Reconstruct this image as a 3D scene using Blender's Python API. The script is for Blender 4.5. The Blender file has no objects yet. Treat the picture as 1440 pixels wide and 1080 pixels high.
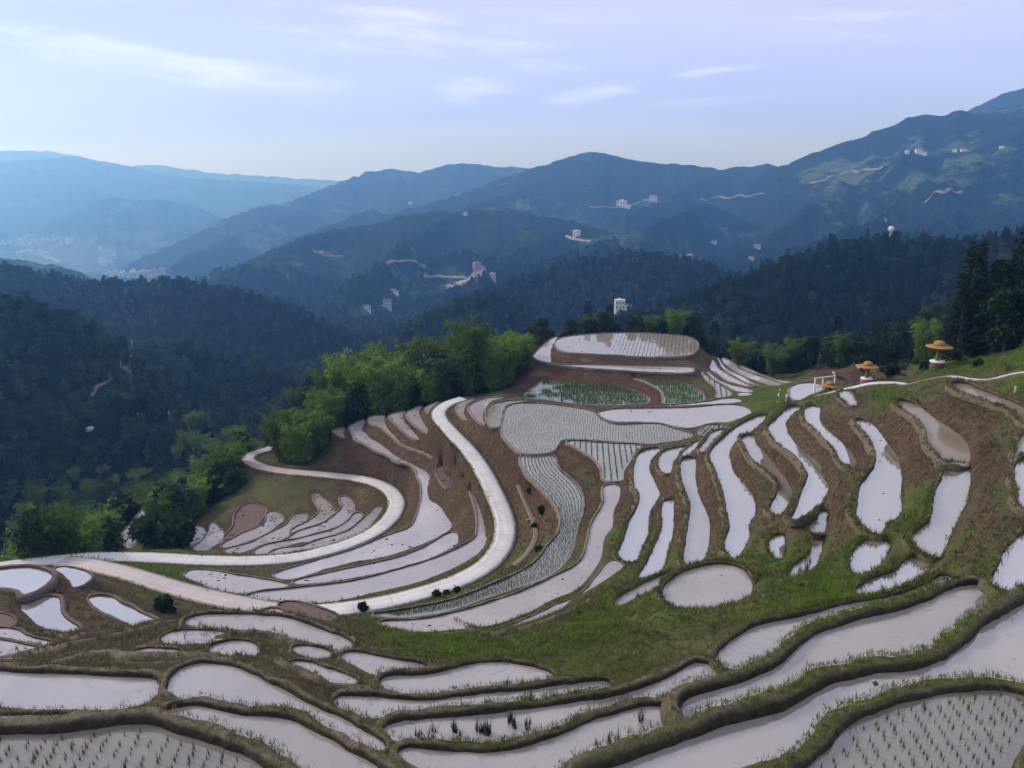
import bpy, math, random
import numpy as np

# ------------------------------------------------------------------ camera, sky, sun, exposure
scn = bpy.context.scene
COL = scn.collection
PITCH = math.radians(14.8)
FPX = 1080.0                      # focal length in photo pixels (1440 wide)
S = 1.3                           # metres per planning unit on the near slopes
cam_d = bpy.data.cameras.new('camera')
cam = bpy.data.objects.new('camera', cam_d)
COL.objects.link(cam)
cam_d.sensor_width = 36.0
cam_d.lens = 36.0 * FPX / 1440.0
cam_d.clip_start = 0.3
cam_d.clip_end = 40000.0
cam.location = (0, 0, 0)
cam.rotation_euler = (math.pi / 2 - PITCH, 0, 0)
scn.camera = cam

SUN_EL, SUN_AZ = 29.0, -62.0      # degrees; azimuth from the view direction, minus = left
world = bpy.data.worlds.new('World')
scn.world = world
world.use_nodes = True
def build_world():
    nt = world.node_tree
    for n in list(nt.nodes): nt.nodes.remove(n)
    N, L = nt.nodes.new, nt.links.new
    out = N('ShaderNodeOutputWorld'); bg = N('ShaderNodeBackground')
    bg.inputs['Strength'].default_value = 0.1
    sky = N('ShaderNodeTexSky'); sky.sky_type = 'NISHITA'; sky.sun_disc = False
    sky.sun_elevation = math.radians(SUN_EL); sky.sun_rotation = math.radians(SUN_AZ)
    tc = N('ShaderNodeTexCoord')
    sep = N('ShaderNodeSeparateXYZ'); L(tc.outputs['Generated'], sep.inputs[0])
    # cloud layer: direction projected onto a flat sheet overhead
    zc = N('ShaderNodeMath'); zc.operation = 'MAXIMUM'; zc.inputs[1].default_value = 0.0
    L(sep.outputs['Z'], zc.inputs[0])
    za = N('ShaderNodeMath'); za.operation = 'ADD'; za.inputs[1].default_value = 0.09
    L(zc.outputs[0], za.inputs[0])
    dx = N('ShaderNodeMath'); dx.operation = 'DIVIDE'; L(sep.outputs['X'], dx.inputs[0]); L(za.outputs[0], dx.inputs[1])
    dy = N('ShaderNodeMath'); dy.operation = 'DIVIDE'; L(sep.outputs['Y'], dy.inputs[0]); L(za.outputs[0], dy.inputs[1])
    cb = N('ShaderNodeCombineXYZ'); L(dx.outputs[0], cb.inputs[0]); L(dy.outputs[0], cb.inputs[1])
    mp = N('ShaderNodeMapping'); mp.inputs['Location'].default_value = CLOUD_LOC
    mp.inputs['Rotation'].default_value = (0, 0, math.radians(-14)); mp.inputs['Scale'].default_value = (0.34, 0.62, 1)
    L(cb.outputs[0], mp.inputs[0])
    n1 = N('ShaderNodeTexNoise'); n1.inputs['Scale'].default_value = 1.3; n1.inputs['Detail'].default_value = 7
    n1.inputs['Roughness'].default_value = 0.55; n1.inputs['Distortion'].default_value = 0.5
    L(mp.outputs[0], n1.inputs['Vector'])
    n2 = N('ShaderNodeTexNoise'); n2.inputs['Scale'].default_value = 0.45; n2.inputs['Detail'].default_value = 3
    L(mp.outputs[0], n2.inputs['Vector'])
    # thin overcast
    rmp = N('ShaderNodeValToRGB'); r = rmp.color_ramp
    r.elements[0].position = 0.34; r.elements[0].color = (3.2, 3.45, 4.5, 1)
    r.elements[1].position = 0.64; r.elements[1].color = (4.2, 4.38, 5.3, 1)
    L(n2.outputs['Fac'], rmp.inputs[0])
    # brighter streaks: wisps of torn cloud low in the evening sky (azimuth, elevation, half sizes, tilt, strength)
    def mth(op, a, b=None):
        m = N('ShaderNodeMath'); m.operation = op
        for q, v in enumerate((a, b)):
            if v is None: continue
            if isinstance(v, (int, float)): m.inputs[q].default_value = v
            else: L(v, m.inputs[q])
        return m.outputs[0]
    az = mth('ARCTAN2', sep.outputs['X'], sep.outputs['Y']); el = mth('ARCSINE', sep.outputs['Z'])
    cw = N('ShaderNodeCombineXYZ'); L(mth('MULTIPLY', az, 9.0), cw.inputs[0]); L(mth('MULTIPLY', mth('ADD', el, mth('MULTIPLY', az, 0.08)), 60.0), cw.inputs[1])
    nw = N('ShaderNodeTexNoise'); nw.inputs['Scale'].default_value = 1.0; nw.inputs['Detail'].default_value = 7; nw.inputs['Roughness'].default_value = 0.58; nw.inputs['Distortion'].default_value = 0.7
    L(cw.outputs[0], nw.inputs['Vector'])
    tot = None
    for (a0, e0, w, h, t, k) in STREAKS:
        da = mth('SUBTRACT', az, a0); de = mth('SUBTRACT', mth('SUBTRACT', el, e0), mth('MULTIPLY', da, t))
        q = mth('ADD', mth('POWER', mth('ABSOLUTE', mth('DIVIDE', da, w)), 2.0), mth('POWER', mth('ABSOLUTE', mth('DIVIDE', de, h)), 2.0))
        g = mth('MULTIPLY', mth('EXPONENT', mth('MULTIPLY', q, -1.0)), k)
        tot = g if tot is None else mth('MAXIMUM', tot, g)
    st = N('ShaderNodeMapRange'); st.interpolation_type = 'SMOOTHSTEP'; st.inputs['From Min'].default_value = 0.66; st.inputs['From Max'].default_value = 1.30
    L(mth('ADD', tot, mth('MULTIPLY', nw.outputs['Fac'], 0.95)), st.inputs['Value'])
    hi = N('ShaderNodeMapRange'); hi.interpolation_type = 'SMOOTHSTEP'; hi.inputs['From Min'].default_value = 0.58; hi.inputs['From Max'].default_value = 0.80
    L(n1.outputs['Fac'], hi.inputs['Value'])
    stm = N('ShaderNodeMath'); stm.operation = 'MAXIMUM'; L(mth('MULTIPLY', st.outputs[0], 1.0), stm.inputs[0]); L(mth('MULTIPLY', hi.outputs[0], 0.45), stm.inputs[1])
    mx = N('ShaderNodeMix'); mx.data_type = 'RGBA'; L(stm.outputs[0], mx.inputs['Factor'])
    L(rmp.outputs[0], mx.inputs['A']); mx.inputs['B'].default_value = (6.2, 6.05, 6.1, 1)
    # the low sky is bluer than the overcast overhead
    lo = N('ShaderNodeMapRange'); lo.interpolation_type = 'SMOOTHSTEP'; lo.inputs['From Min'].default_value = 0.0; lo.inputs['From Max'].default_value = 0.30
    lo.inputs['To Min'].default_value = 1.0; lo.inputs['To Max'].default_value = 0.0
    L(mth('ABSOLUTE', el), lo.inputs['Value'])
    tint = N('ShaderNodeMix'); tint.data_type = 'RGBA'; tint.blend_type = 'MULTIPLY'; L(lo.outputs[0], tint.inputs['Factor'])
    L(mx.outputs['Result'], tint.inputs['A']); tint.inputs['B'].default_value = (0.74, 0.98, 1.95, 1); mx = tint
    m2 = N('ShaderNodeMix'); m2.data_type = 'RGBA'; m2.inputs['Factor'].default_value = 0.955
    L(sky.outputs[0], m2.inputs['A']); L(mx.outputs['Result'], m2.inputs['B'])
    L(m2.outputs['Result'], bg.inputs['Color']); L(bg.outputs[0], out.inputs[0])
CLOUD_LOC = (3.1, 2.2, 0)
STREAKS = []
for (u, v, hw, hh, sl, k) in [(250, 92, 260, 24, 0.125, .58), (110, 70, 150, 24, 0.12, .48), (440, 118, 90, 12, .08, .5), (670, 128, 80, 22, 0.0, .5), (850, 128, 130, 13, -0.16, .5), (560, 20, 150, 14, .05, .5), (1000, 100, 120, 8, -.12, .45), (620, 60, 420, 40, .05, .36), (1150, 40, 300, 30, -.05, .34)]:
    x, y = (u - 720) / FPX, (540 - v) / FPX
    c, s_ = math.cos(PITCH), math.sin(PITCH); dy, dz = c + s_ * y, -s_ + c * y; hyp = math.hypot(x, dy)
    STREAKS.append((math.atan2(x, dy), math.atan2(dz, hyp), hw / FPX * 0.9, hh / FPX, -sl, k))
build_world()

sun_d = bpy.data.lights.new('sun', 'SUN')
sun_d.energy = 1.5; sun_d.angle = math.radians(12); sun_d.color = (1.0, 0.94, 0.86)
sun = bpy.data.objects.new('sun', sun_d); COL.objects.link(sun)
a, e = math.radians(SUN_AZ), math.radians(SUN_EL)
from mathutils import Vector
to_sun = Vector((math.sin(a) * math.cos(e), math.cos(a) * math.cos(e), math.sin(e)))
sun.rotation_euler = (-to_sun).to_track_quat('-Z', 'Y').to_euler()

vs = scn.view_settings
vs.view_transform = 'Standard'
try: vs.look = 'None'
except Exception: pass
vs.gamma = 1.0; vs.use_curve_mapping = False
vs.exposure = 0.82
scn.cycles.use_denoising = True
scn.cycles.max_bounces = 6
scn.cycles.volume_bounces = 4
scn.cycles.use_fast_gi = False

# ------------------------------------------------------------------ small numeric tools
rng = np.random.default_rng(7)
random.seed(7)
CP, SP = math.cos(PITCH), math.sin(PITCH)
def pix_dir(u, v):
    x = (np.asarray(u, float) - 720.0) / FPX; y = -(np.asarray(v, float) - 540.0) / FPX
    return x, CP + SP * y, -SP + CP * y
def unproject(u, v, z):
    dx, dy, dz = pix_dir(u, v); t = z / dz
    return dx * t, dy * t
def project(X, Y, Z):
    f = Y * CP - Z * SP; up = Y * SP + Z * CP
    f = np.maximum(f, 1e-3)
    return 720 + FPX * X / f, 540 - FPX * up / f
def theta_of_px(u, v=540):
    dx, dy, dz = pix_dir(u, v); return np.arctan2(dx, dy)
def smooth(a, b, x):
    t = np.clip((x - a) / (b - a), 0, 1); return t * t * (3 - 2 * t)
_tbl = np.random.default_rng(3).random((16, 256, 256))
def vnoise(x, y, seed=0):
    T = _tbl[seed % 16]
    xi = np.floor(x).astype(np.int64); yi = np.floor(y).astype(np.int64)
    fx = x - xi; fy = y - yi
    fx = fx * fx * fx * (fx * (fx * 6 - 15) + 10); fy = fy * fy * fy * (fy * (fy * 6 - 15) + 10)
    a = T[xi & 255, yi & 255]; b = T[(xi + 1) & 255, yi & 255]; c = T[xi & 255, (yi + 1) & 255]; d = T[(xi + 1) & 255, (yi + 1) & 255]
    return (a + (b - a) * fx) * (1 - fy) + (c + (d - c) * fx) * fy
def fbm(x, y, oct=4, seed=0, gain=0.5):
    s = 0; a = 1; tot = 0
    for k in range(oct):
        s = s + a * (vnoise(x + 17.3 * k, y - 9.1 * k, seed + k) * 2 - 1); tot += a; a *= gain; x = x * 2.03; y = y * 2.03
    return s / tot
def ridged(x, y, oct=4, seed=0):
    s = 0; a = 1; tot = 0
    for k in range(oct):
        n = 1 - np.abs(vnoise(x + 5.7 * k, y + 3.3 * k, seed + k) * 2 - 1); s = s + a * n * n; tot += a; a *= 0.5; x = x * 2.07; y = y * 2.07
    return s / tot
def catmull(P, n=6, closed=True):
    P = np.asarray(P, float); m = len(P); out = []
    rngi = range(m) if closed else range(m - 1)
    for i in rngi:
        if closed: p0, p1, p2, p3 = P[i - 1], P[i], P[(i + 1) % m], P[(i + 2) % m]
        else: p0, p1, p2, p3 = P[max(i - 1, 0)], P[i], P[i + 1], P[min(i + 2, m - 1)]
        for t in np.arange(n) / n:
            out.append(0.5 * ((2 * p1) + (-p0 + p2) * t + (2 * p0 - 5 * p1 + 4 * p2 - p3) * t * t + (-p0 + 3 * p1 - 3 * p2 + p3) * t ** 3))
    if not closed: out.append(P[-1])
    return np.array(out)
def inside(px, py, poly):
    r = np.zeros(px.shape, bool); n = len(poly); j = n - 1
    for i in range(n):
        xi, yi = poly[i]; xj, yj = poly[j]
        if yi != yj:
            c = ((yi > py) != (yj > py)) & (px < (xj - xi) * (py - yi) / (yj - yi) + xi)
            r ^= c
        j = i
    return r
def seg_dist(px, py, A, closed=True, want_t=False):
    best = np.full(px.shape, 1e9); bt = np.zeros(px.shape); n = len(A)
    for i in range(n if closed else n - 1):
        a = A[i]; b = A[(i + 1) % n]; d = b - a; L2 = d @ d + 1e-12
        t = np.clip(((px - a[0]) * d[0] + (py - a[1]) * d[1]) / L2, 0, 1)
        q = (px - a[0] - t * d[0]) ** 2 + (py - a[1] - t * d[1]) ** 2
        if want_t: bt = np.where(q < best, i + t, bt)
        best = np.minimum(best, q)
    return (np.sqrt(best), bt) if want_t else np.sqrt(best)
def resample(P, step, closed=True):
    Q = np.vstack([P, P[:1]]) if closed else P
    d = np.r_[0, np.cumsum(np.hypot(*np.diff(Q, axis=0).T))]
    n = max(int(round(d[-1] / step)), 8)
    s = np.linspace(0, d[-1], n, endpoint=not closed)
    return np.stack([np.interp(s, d, Q[:, k]) for k in range(Q.shape[1])], 1)
def area2(P):
    x, y = P[:, 0], P[:, 1]; return 0.5 * np.sum(x * np.roll(y, -1) - np.roll(x, -1) * y)

# ------------------------------------------------------------------ mesh and tag tools
def mesh_np(name, V, F, mats, smooth_sh=False, fmat=None):
    """V (n,3) array, F list/array of equal-length polygons or list of arrays"""
    me = bpy.data.meshes.new(name)
    V = np.asarray(V, np.float32)
    if isinstance(F, np.ndarray): Fs = [F]
    else: Fs = [np.asarray(f) for f in F if len(f)]
    me.vertices.add(len(V)); me.vertices.foreach_set('co', V.ravel())
    nl = sum(f.size for f in Fs); npol = sum(len(f) for f in Fs)
    me.loops.add(nl); me.polygons.add(npol)
    me.loops.foreach_set('vertex_index', np.concatenate([f.ravel() for f in Fs]).astype(np.int32))
    tot = np.concatenate([np.full(len(f), f.shape[1]) for f in Fs]).astype(np.int32)
    st = np.r_[0, np.cumsum(tot)[:-1]].astype(np.int32)
    me.polygons.foreach_set('loop_start', st)
    if fmat is not None: me.polygons.foreach_set('material_index', np.asarray(fmat, np.int32))
    me.polygons.foreach_set('use_smooth', np.full(npol, smooth_sh))
    for m in (mats if isinstance(mats, (list, tuple)) else [mats]): me.materials.append(m)
    me.update(calc_edges=True); me.validate()
    return me
def obj(name, me, parent=None, loc=None, rot=None, scale=None):
    o = bpy.data.objects.new(name, me); COL.objects.link(o)
    if parent is not None: o.parent = parent
    if loc is not None: o.location = loc
    if rot is not None: o.rotation_euler = rot
    if scale is not None: o.scale = (scale,) * 3 if np.isscalar(scale) else scale
    return o
def tag(o, label=None, cat=None, group=None, kind=None):
    if label: o['label'] = label
    if cat: o['category'] = cat
    if group: o['group'] = group
    if kind: o['kind'] = kind
    return o
def attr(me, name, vals):
    a = me.attributes.new(name, 'FLOAT', 'POINT'); a.data.foreach_set('value', np.asarray(vals, np.float32).ravel())
class MB:
    """collects boxes, tubes, lathes into one mesh"""
    def __init__(s): s.v = []; s.f = []
    def add(s, V, F):
        b = sum(len(x) for x in s.v); s.v.append(np.asarray(V, float)); s.f += [[i + b for i in f] for f in F]; return s
    def box(s, x0, x1, y0, y1, z0, z1):
        V = [(x0, y0, z0), (x1, y0, z0), (x1, y1, z0), (x0, y1, z0), (x0, y0, z1), (x1, y0, z1), (x1, y1, z1), (x0, y1, z1)]
        return s.add(V, [(0, 3, 2, 1), (4, 5, 6, 7), (0, 1, 5, 4), (1, 2, 6, 5), (2, 3, 7, 6), (3, 0, 4, 7)])
    def tube(s, pts, rad, n=6):
        pts = np.asarray(pts, float); V = []; F = []
        for i, p in enumerate(pts):
            d = pts[min(i + 1, len(pts) - 1)] - pts[max(i - 1, 0)]; d = d / (np.linalg.norm(d) + 1e-9)
            a = np.cross(d, (0, 0, 1.0)) if abs(d[2]) < 0.9 else np.cross(d, (1.0, 0, 0)); a /= np.linalg.norm(a); b = np.cross(d, a)
            r = rad[i] if hasattr(rad, '__len__') else rad
            for k in range(n):
                t = 2 * math.pi * k / n; V.append(p + r * (a * math.cos(t) + b * math.sin(t)))
        for i in range(len(pts) - 1):
            for k in range(n): F.append((i * n + k, i * n + (k + 1) % n, (i + 1) * n + (k + 1) % n, (i + 1) * n + k))
        F.append(tuple(range(n))[::-1]); F.append(tuple(range((len(pts) - 1) * n, len(pts) * n)))
        return s.add(V, F)
    def lathe(s, prof, n=24, cx=0, cy=0):
        V = []; F = []
        for (r, z) in prof:
            for k in range(n):
                t = 2 * math.pi * k / n; V.append((cx + r * math.cos(t), cy + r * math.sin(t), z))
        for i in range(len(prof) - 1):
            for k in range(n): F.append((i * n + k, i * n + (k + 1) % n, (i + 1) * n + (k + 1) % n, (i + 1) * n + k))
        return s.add(V, F)
    def mesh(s, name, mat, sm=False):
        me = bpy.data.meshes.new(name); me.from_pydata([tuple(p) for p in np.concatenate(s.v)], [], s.f)
        me.materials.append(mat); me.update()
        if sm:
            for p in me.polygons: p.use_smooth = True
        return me

# ------------------------------------------------------------------ materials
def new_mat(name):
    m = bpy.data.materials.new(name); m.use_nodes = True
    nt = m.node_tree; b = nt.nodes['Principled BSDF']
    return m, nt, b, nt.nodes.new, nt.links.new
def ramp(nt, fac, stops):
    r = nt.nodes.new('ShaderNodeValToRGB'); cr = r.color_ramp
    while len(cr.elements) < len(stops): cr.elements.new(0.5)
    for el, (p, c) in zip(cr.elements, stops): el.position = p; el.color = (*c, 1)
    nt.links.new(fac, r.inputs[0]); return r.outputs[0]
def noise(nt, vec, scale, detail=4, rough=0.55, dist=0.0):
    n = nt.nodes.new('ShaderNodeTexNoise'); n.inputs['Scale'].default_value = scale; n.inputs['Detail'].default_value = detail
    n.inputs['Roughness'].default_value = rough; n.inputs['Distortion'].default_value = dist
    if vec is not None: nt.links.new(vec, n.inputs['Vector'])
    return n.outputs['Fac']
def mix(nt, fac, A, B, mode='MIX'):
    m = nt.nodes.new('ShaderNodeMix'); m.data_type = 'RGBA'; m.blend_type = mode
    for sock, v in ((m.inputs['Factor'], fac), (m.inputs['A'], A), (m.inputs['B'], B)):
        if isinstance(v, (int, float)): sock.default_value = v
        elif isinstance(v, tuple): sock.default_value = (*v, 1)
        else: nt.links.new(v, sock)
    return m.outputs['Result']
def mrange(nt, v, a, b, c=0.0, d=1.0):
    m = nt.nodes.new('ShaderNodeMapRange'); m.interpolation_type = 'SMOOTHSTEP'
    for k, x in (('From Min', a), ('From Max', b), ('To Min', c), ('To Max', d)): m.inputs[k].default_value = x
    nt.links.new(v, m.inputs['Value']); return m.outputs[0]
def math_n(nt, op, a, b=None):
    m = nt.nodes.new('ShaderNodeMath'); m.operation = op
    for i, v in enumerate((a, b)):
        if v is None: continue
        if isinstance(v, (int, float)): m.inputs[i].default_value = v
        else: nt.links.new(v, m.inputs[i])
    return m.outputs[0]
def bump(nt, b, h, dist, strength=1.0):
    n = nt.nodes.new('ShaderNodeBump'); n.inputs['Distance'].default_value = dist; n.inputs['Strength'].default_value = strength
    nt.links.new(h, n.inputs['Height']); nt.links.new(n.outputs[0], b.inputs['Normal'])
def geo_pos(nt): return nt.nodes.new('ShaderNodeNewGeometry').outputs['Position']
def attr_n(nt, name):
    a = nt.nodes.new('ShaderNodeAttribute'); a.attribute_name = name; return a.outputs['Fac']

def mat_ground():
    m, nt, b, N, L = new_mat('terrace_ground')
    P = geo_pos(nt)
    veg = attr_n(nt, 'veg'); red = attr_n(nt, 'red')
    n1 = noise(nt, P, 0.35, 6, 0.6); n2 = noise(nt, P, 2.2, 5, 0.65); n3 = noise(nt, P, 9.0, 3, 0.6)
    soil = ramp(nt, n2, [(0.28, (0.055, 0.036, 0.021)), (0.5, (0.15, 0.104, 0.060)), (0.72, (0.27, 0.195, 0.12))])
    redc = ramp(nt, n2, [(0.28, (0.042, 0.022, 0.015)), (0.5, (0.125, 0.064, 0.044)), (0.72, (0.22, 0.125, 0.085))])
    soil = mix(nt, red, soil, redc)
    dry = ramp(nt, n3, [(0.3, (0.075, 0.070, 0.028)), (0.7, (0.225, 0.20, 0.095))])
    green = ramp(nt, n2, [(0.25, (0.04, 0.068, 0.012)), (0.5, (0.095, 0.145, 0.022)), (0.75, (0.175, 0.215, 0.05))])
    # slope: steep faces show soil
    g = N('ShaderNodeNewGeometry'); sp = N('ShaderNodeSeparateXYZ'); L(g.outputs['Normal'], sp.inputs[0])
    v1 = math_n(nt, 'ADD', veg, math_n(nt, 'MULTIPLY', math_n(nt, 'SUBTRACT', n1, 0.5), 1.5))
    v1 = math_n(nt, 'ADD', v1, math_n(nt, 'MULTIPLY', math_n(nt, 'SUBTRACT', n2, 0.5), 0.9))
    steep = mrange(nt, sp.outputs['Z'], 0.55, 0.92)
    v1 = math_n(nt, 'ADD', v1, math_n(nt, 'MULTIPLY', math_n(nt, 'SUBTRACT', steep, 0.6), 0.35))
    wet = attr_n(nt, 'wet')
    v1 = math_n(nt, 'ADD', v1, 0.09)
    v1 = math_n(nt, 'SUBTRACT', v1, math_n(nt, 'MULTIPLY', wet, 0.5))
    c = mix(nt, mrange(nt, v1, 0.26, 0.50), soil, dry)
    c = mix(nt, mrange(nt, v1, 0.52, 0.82), c, green)
    c = mix(nt, mrange(nt, noise(nt, P, 0.13, 5, 0.65, 0.5), 0.32, 0.68, 0.42, 0.0), c, (0.035, 0.027, 0.016))
    L(c, b.inputs['Base Color']); b.inputs['Roughness'].default_value = 0.95
    b.inputs['Specular IOR Level'].default_value = 0.15
    h = math_n(nt, 'ADD', math_n(nt, 'MULTIPLY', n2, 0.7), math_n(nt, 'MULTIPLY', n3, 0.35))
    bump(nt, b, h, 0.75, 1.0)
    return m
def mat_bund(name, wet, dryc, greenw):
    m, nt, b, N, L = new_mat(name)
    P = geo_pos(nt)
    n1 = noise(nt, P, 0.5, 5, 0.6); n2 = noise(nt, P, 4.0, 5, 0.65)
    top = attr_n(nt, 'top'); veg = attr_n(nt, 'veg')
    soil = ramp(nt, n2, [(0.25, tuple(0.55 * x for x in dryc)), (0.75, tuple(1.35 * x for x in dryc))])
    mud = ramp(nt, n2, [(0.3, tuple(0.5 * x for x in wet)), (0.7, tuple(1.8 * x for x in wet))])
    grass = ramp(nt, n2, [(0.25, (0.075, 0.08, 0.025)), (0.5, (0.15, 0.145, 0.05)), (0.75, (0.25, 0.215, 0.10))])
    c = mix(nt, top, mud, soil)
    gv = math_n(nt, 'ADD', math_n(nt, 'MULTIPLY', veg, greenw), math_n(nt, 'MULTIPLY', math_n(nt, 'SUBTRACT', n1, 0.5), 1.6))
    gv = math_n(nt, 'MULTIPLY', mrange(nt, gv, 0.25, 0.6), top)
    c = mix(nt, gv, c, grass)
    L(c, b.inputs['Base Color']); b.inputs['Roughness'].default_value = 0.85; b.inputs['Specular IOR Level'].default_value = 0.25
    bump(nt, b, math_n(nt, 'ADD', n2, math_n(nt, 'MULTIPLY', noise(nt, P, 13.0, 4, 0.7), 0.5)), 0.28, 1.0)
    return m
def mat_water(name, mudc, ior, rough=0.035, specks=0.0, speck_c=(0.06, 0.05, 0.045), patch=None):
    m, nt, b, N, L = new_mat(name)
    P = geo_pos(nt)
    n1 = noise(nt, P, 0.16, 4, 0.55, 0.4); n2 = noise(nt, P, 1.4, 5, 0.7)
    c = ramp(nt, n1, [(0.3, tuple(0.82 * x for x in mudc)), (0.7, tuple(1.14 * x for x in mudc))])
    rg = math_n(nt, 'ADD', rough, math_n(nt, 'MULTIPLY', n1, 0.02))
    # drifting silt and weed below the surface
    silt = mrange(nt, noise(nt, P, 0.8, 6, 0.78, 1.2), 0.56, 0.70)
    c = mix(nt, math_n(nt, 'MULTIPLY', silt, 0.55), c, tuple(0.45 * x for x in mudc))
    dull = None
    if patch:
        pm = mrange(nt, noise(nt, P, 0.22, 4, 0.6, 0.6), 0.53, 0.64)
        c = mix(nt, pm, c, patch); rg = math_n(nt, 'ADD', rg, math_n(nt, 'MULTIPLY', pm, 0.1))
    if specks > 0:
        s1 = noise(nt, P, 2.6, 4, 0.75); s0 = mrange(nt, noise(nt, P, 0.3, 2), 0.42, 0.6)
        sm = math_n(nt, 'MULTIPLY', mrange(nt, s1, 0.62, 0.66), s0)
        sm = math_n(nt, 'MULTIPLY', sm, specks)
        c = mix(nt, sm, c, speck_c); dull = sm
    oj = N('ShaderNodeObjectInfo'); r2 = math_n(nt, 'FRACT', math_n(nt, 'MULTIPLY', oj.outputs['Random'], 9.7))
    c = mix(nt, mrange(nt, r2, 0, 1, 0.0, 0.36), c, (0.27, 0.215, 0.175))
    L(c, b.inputs['Base Color']); b.inputs['Roughness'].default_value = 0.8; b.inputs['Specular IOR Level'].default_value = 0.0
    gl = N('ShaderNodeBsdfGlossy'); L(rg, gl.inputs['Roughness']); gl.inputs['Color'].default_value = (0.97, 0.97, 0.99, 1)
    fr = N('ShaderNodeFresnel'); fr.inputs['IOR'].default_value = ior
    bn = N('ShaderNodeBump'); bn.inputs['Distance'].default_value = 0.004; bn.inputs['Strength'].default_value = 0.5
    L(noise(nt, P, 3.0, 2, 0.5), bn.inputs['Height']); L(bn.outputs[0], gl.inputs['Normal'])
    oi = N('ShaderNodeObjectInfo')
    var = mrange(nt, oi.outputs['Random'], 0, 1, 0.72, 1.02)
    fac = math_n(nt, 'MULTIPLY', fr.outputs[0], var)
    if dull is not None: fac = math_n(nt, 'MULTIPLY', fac, math_n(nt, 'SUBTRACT', 1.0, dull))
    ms = N('ShaderNodeMixShader'); L(fac, ms.inputs[0]); L(b.outputs[0], ms.inputs[1]); L(gl.outputs[0], ms.inputs[2])
    L(ms.outputs[0], nt.nodes['Material Output'].inputs['Surface'])
    return m
def mat_leaf(name, c0, c1, vary=0.35, transl=0.25, nscale=0.5):
    m, nt, b, N, L = new_mat(name)
    tc = N('ShaderNodeTexCoord')
    n = noise(nt, tc.outputs['Object'], nscale, 3, 0.6)
    c = ramp(nt, n, [(0.3, c0), (0.7, c1)])
    oi = N('ShaderNodeObjectInfo')
    hsv = N('ShaderNodeHueSaturation')
    L(mrange(nt, oi.outputs['Random'], 0, 1, 1 - vary, 1 + vary), hsv.inputs['Value'])
    r2 = math_n(nt, 'FRACT', math_n(nt, 'MULTIPLY', oi.outputs['Random'], 7.31))
    L(mrange(nt, r2, 0, 1, 0.485, 0.515), hsv.inputs['Hue'])
    L(c, hsv.inputs['Color']); L(hsv.outputs[0], b.inputs['Base Color'])
    b.inputs['Roughness'].default_value = 0.7; b.inputs['Specular IOR Level'].default_value = 0.2
    tr = N('ShaderNodeBsdfTranslucent'); L(hsv.outputs[0], tr.inputs['Color'])
    ms = N('ShaderNodeMixShader'); ms.inputs[0].default_value = transl
    out = nt.nodes['Material Output']; L(b.outputs[0], ms.inputs[1]); L(tr.outputs[0], ms.inputs[2]); L(ms.outputs[0], out.inputs['Surface'])
    return m
def mat_plain(name, c, rough=0.7, nscale=3.0, amt=0.25, bumpd=0.0, spec=0.3):
    m, nt, b, N, L = new_mat(name)
    tc = N('ShaderNodeTexCoord')
    n = noise(nt, tc.outputs['Object'], nscale, 5, 0.6)
    col = ramp(nt, n, [(0.25, tuple((1 - amt) * x for x in c)), (0.75, tuple(min(1, (1 + amt) * x) for x in c))])
    L(col, b.inputs['Base Color']); b.inputs['Roughness'].default_value = rough; b.inputs['Specular IOR Level'].default_value = spec
    if bumpd: bump(nt, b, n, bumpd)
    return m
def mat_road(name, c):
    m, nt, b, N, L = new_mat(name)
    P = geo_pos(nt)
    n1 = noise(nt, P, 0.25, 5, 0.6, 0.6); n2 = noise(nt, P, 3.0, 5, 0.7)
    col = ramp(nt, n1, [(0.25, tuple(0.72 * x for x in c)), (0.7, tuple(1.12 * x for x in c))])
    col = mix(nt, math_n(nt, 'MULTIPLY', mrange(nt, n2, 0.5, 0.75), 0.35), col, tuple(0.6 * x for x in c))
    al = attr_n(nt, 'along')
    fr = math_n(nt, 'FRACT', math_n(nt, 'MULTIPLY', al, 0.25))
    slab = noise(nt, None, 1.0, 0); sn = slab.node; cv = N('ShaderNodeCombineXYZ'); L(math_n(nt, 'FLOOR', math_n(nt, 'MULTIPLY', al, 0.25)), cv.inputs[0]); L(cv.outputs[0], sn.inputs['Vector']); sn.inputs['Scale'].default_value = 3.7
    col = mix(nt, mrange(nt, slab, 0.3, 0.7, 0.0, 0.28), col, tuple(0.72 * x for x in c))
    joint = math_n(nt, 'LESS_THAN', fr, 0.035)
    col = mix(nt, math_n(nt, 'MULTIPLY', joint, 0.3), col, (0.16, 0.14, 0.12))
    wear = mrange(nt, noise(nt, P, 0.9, 6, 0.75, 1.5), 0.55, 0.72)
    col = mix(nt, math_n(nt, 'MULTIPLY', wear, 0.35), col, (0.36, 0.30, 0.25))
    edge = attr_n(nt, 'edge')
    trk = math_n(nt, 'MULTIPLY', mrange(nt, edge, 0.02, 0.14), math_n(nt, 'SUBTRACT', 1.0, mrange(nt, edge, 0.2, 0.5)))
    col = mix(nt, math_n(nt, 'MULTIPLY', trk, math_n(nt, 'MULTIPLY', n1, 0.45)), col, tuple(0.55 * x for x in c))
    dirt = mrange(nt, math_n(nt, 'ADD', edge, math_n(nt, 'MULTIPLY', n1, 0.8)), 0.85, 1.4)
    col = mix(nt, math_n(nt, 'MULTIPLY', dirt, 0.85), col, (0.17, 0.13, 0.09))
    L(col, b.inputs['Base Color']); b.inputs['Roughness'].default_value = 0.7
    bump(nt, b, n2, 0.02)
    return m
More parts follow.
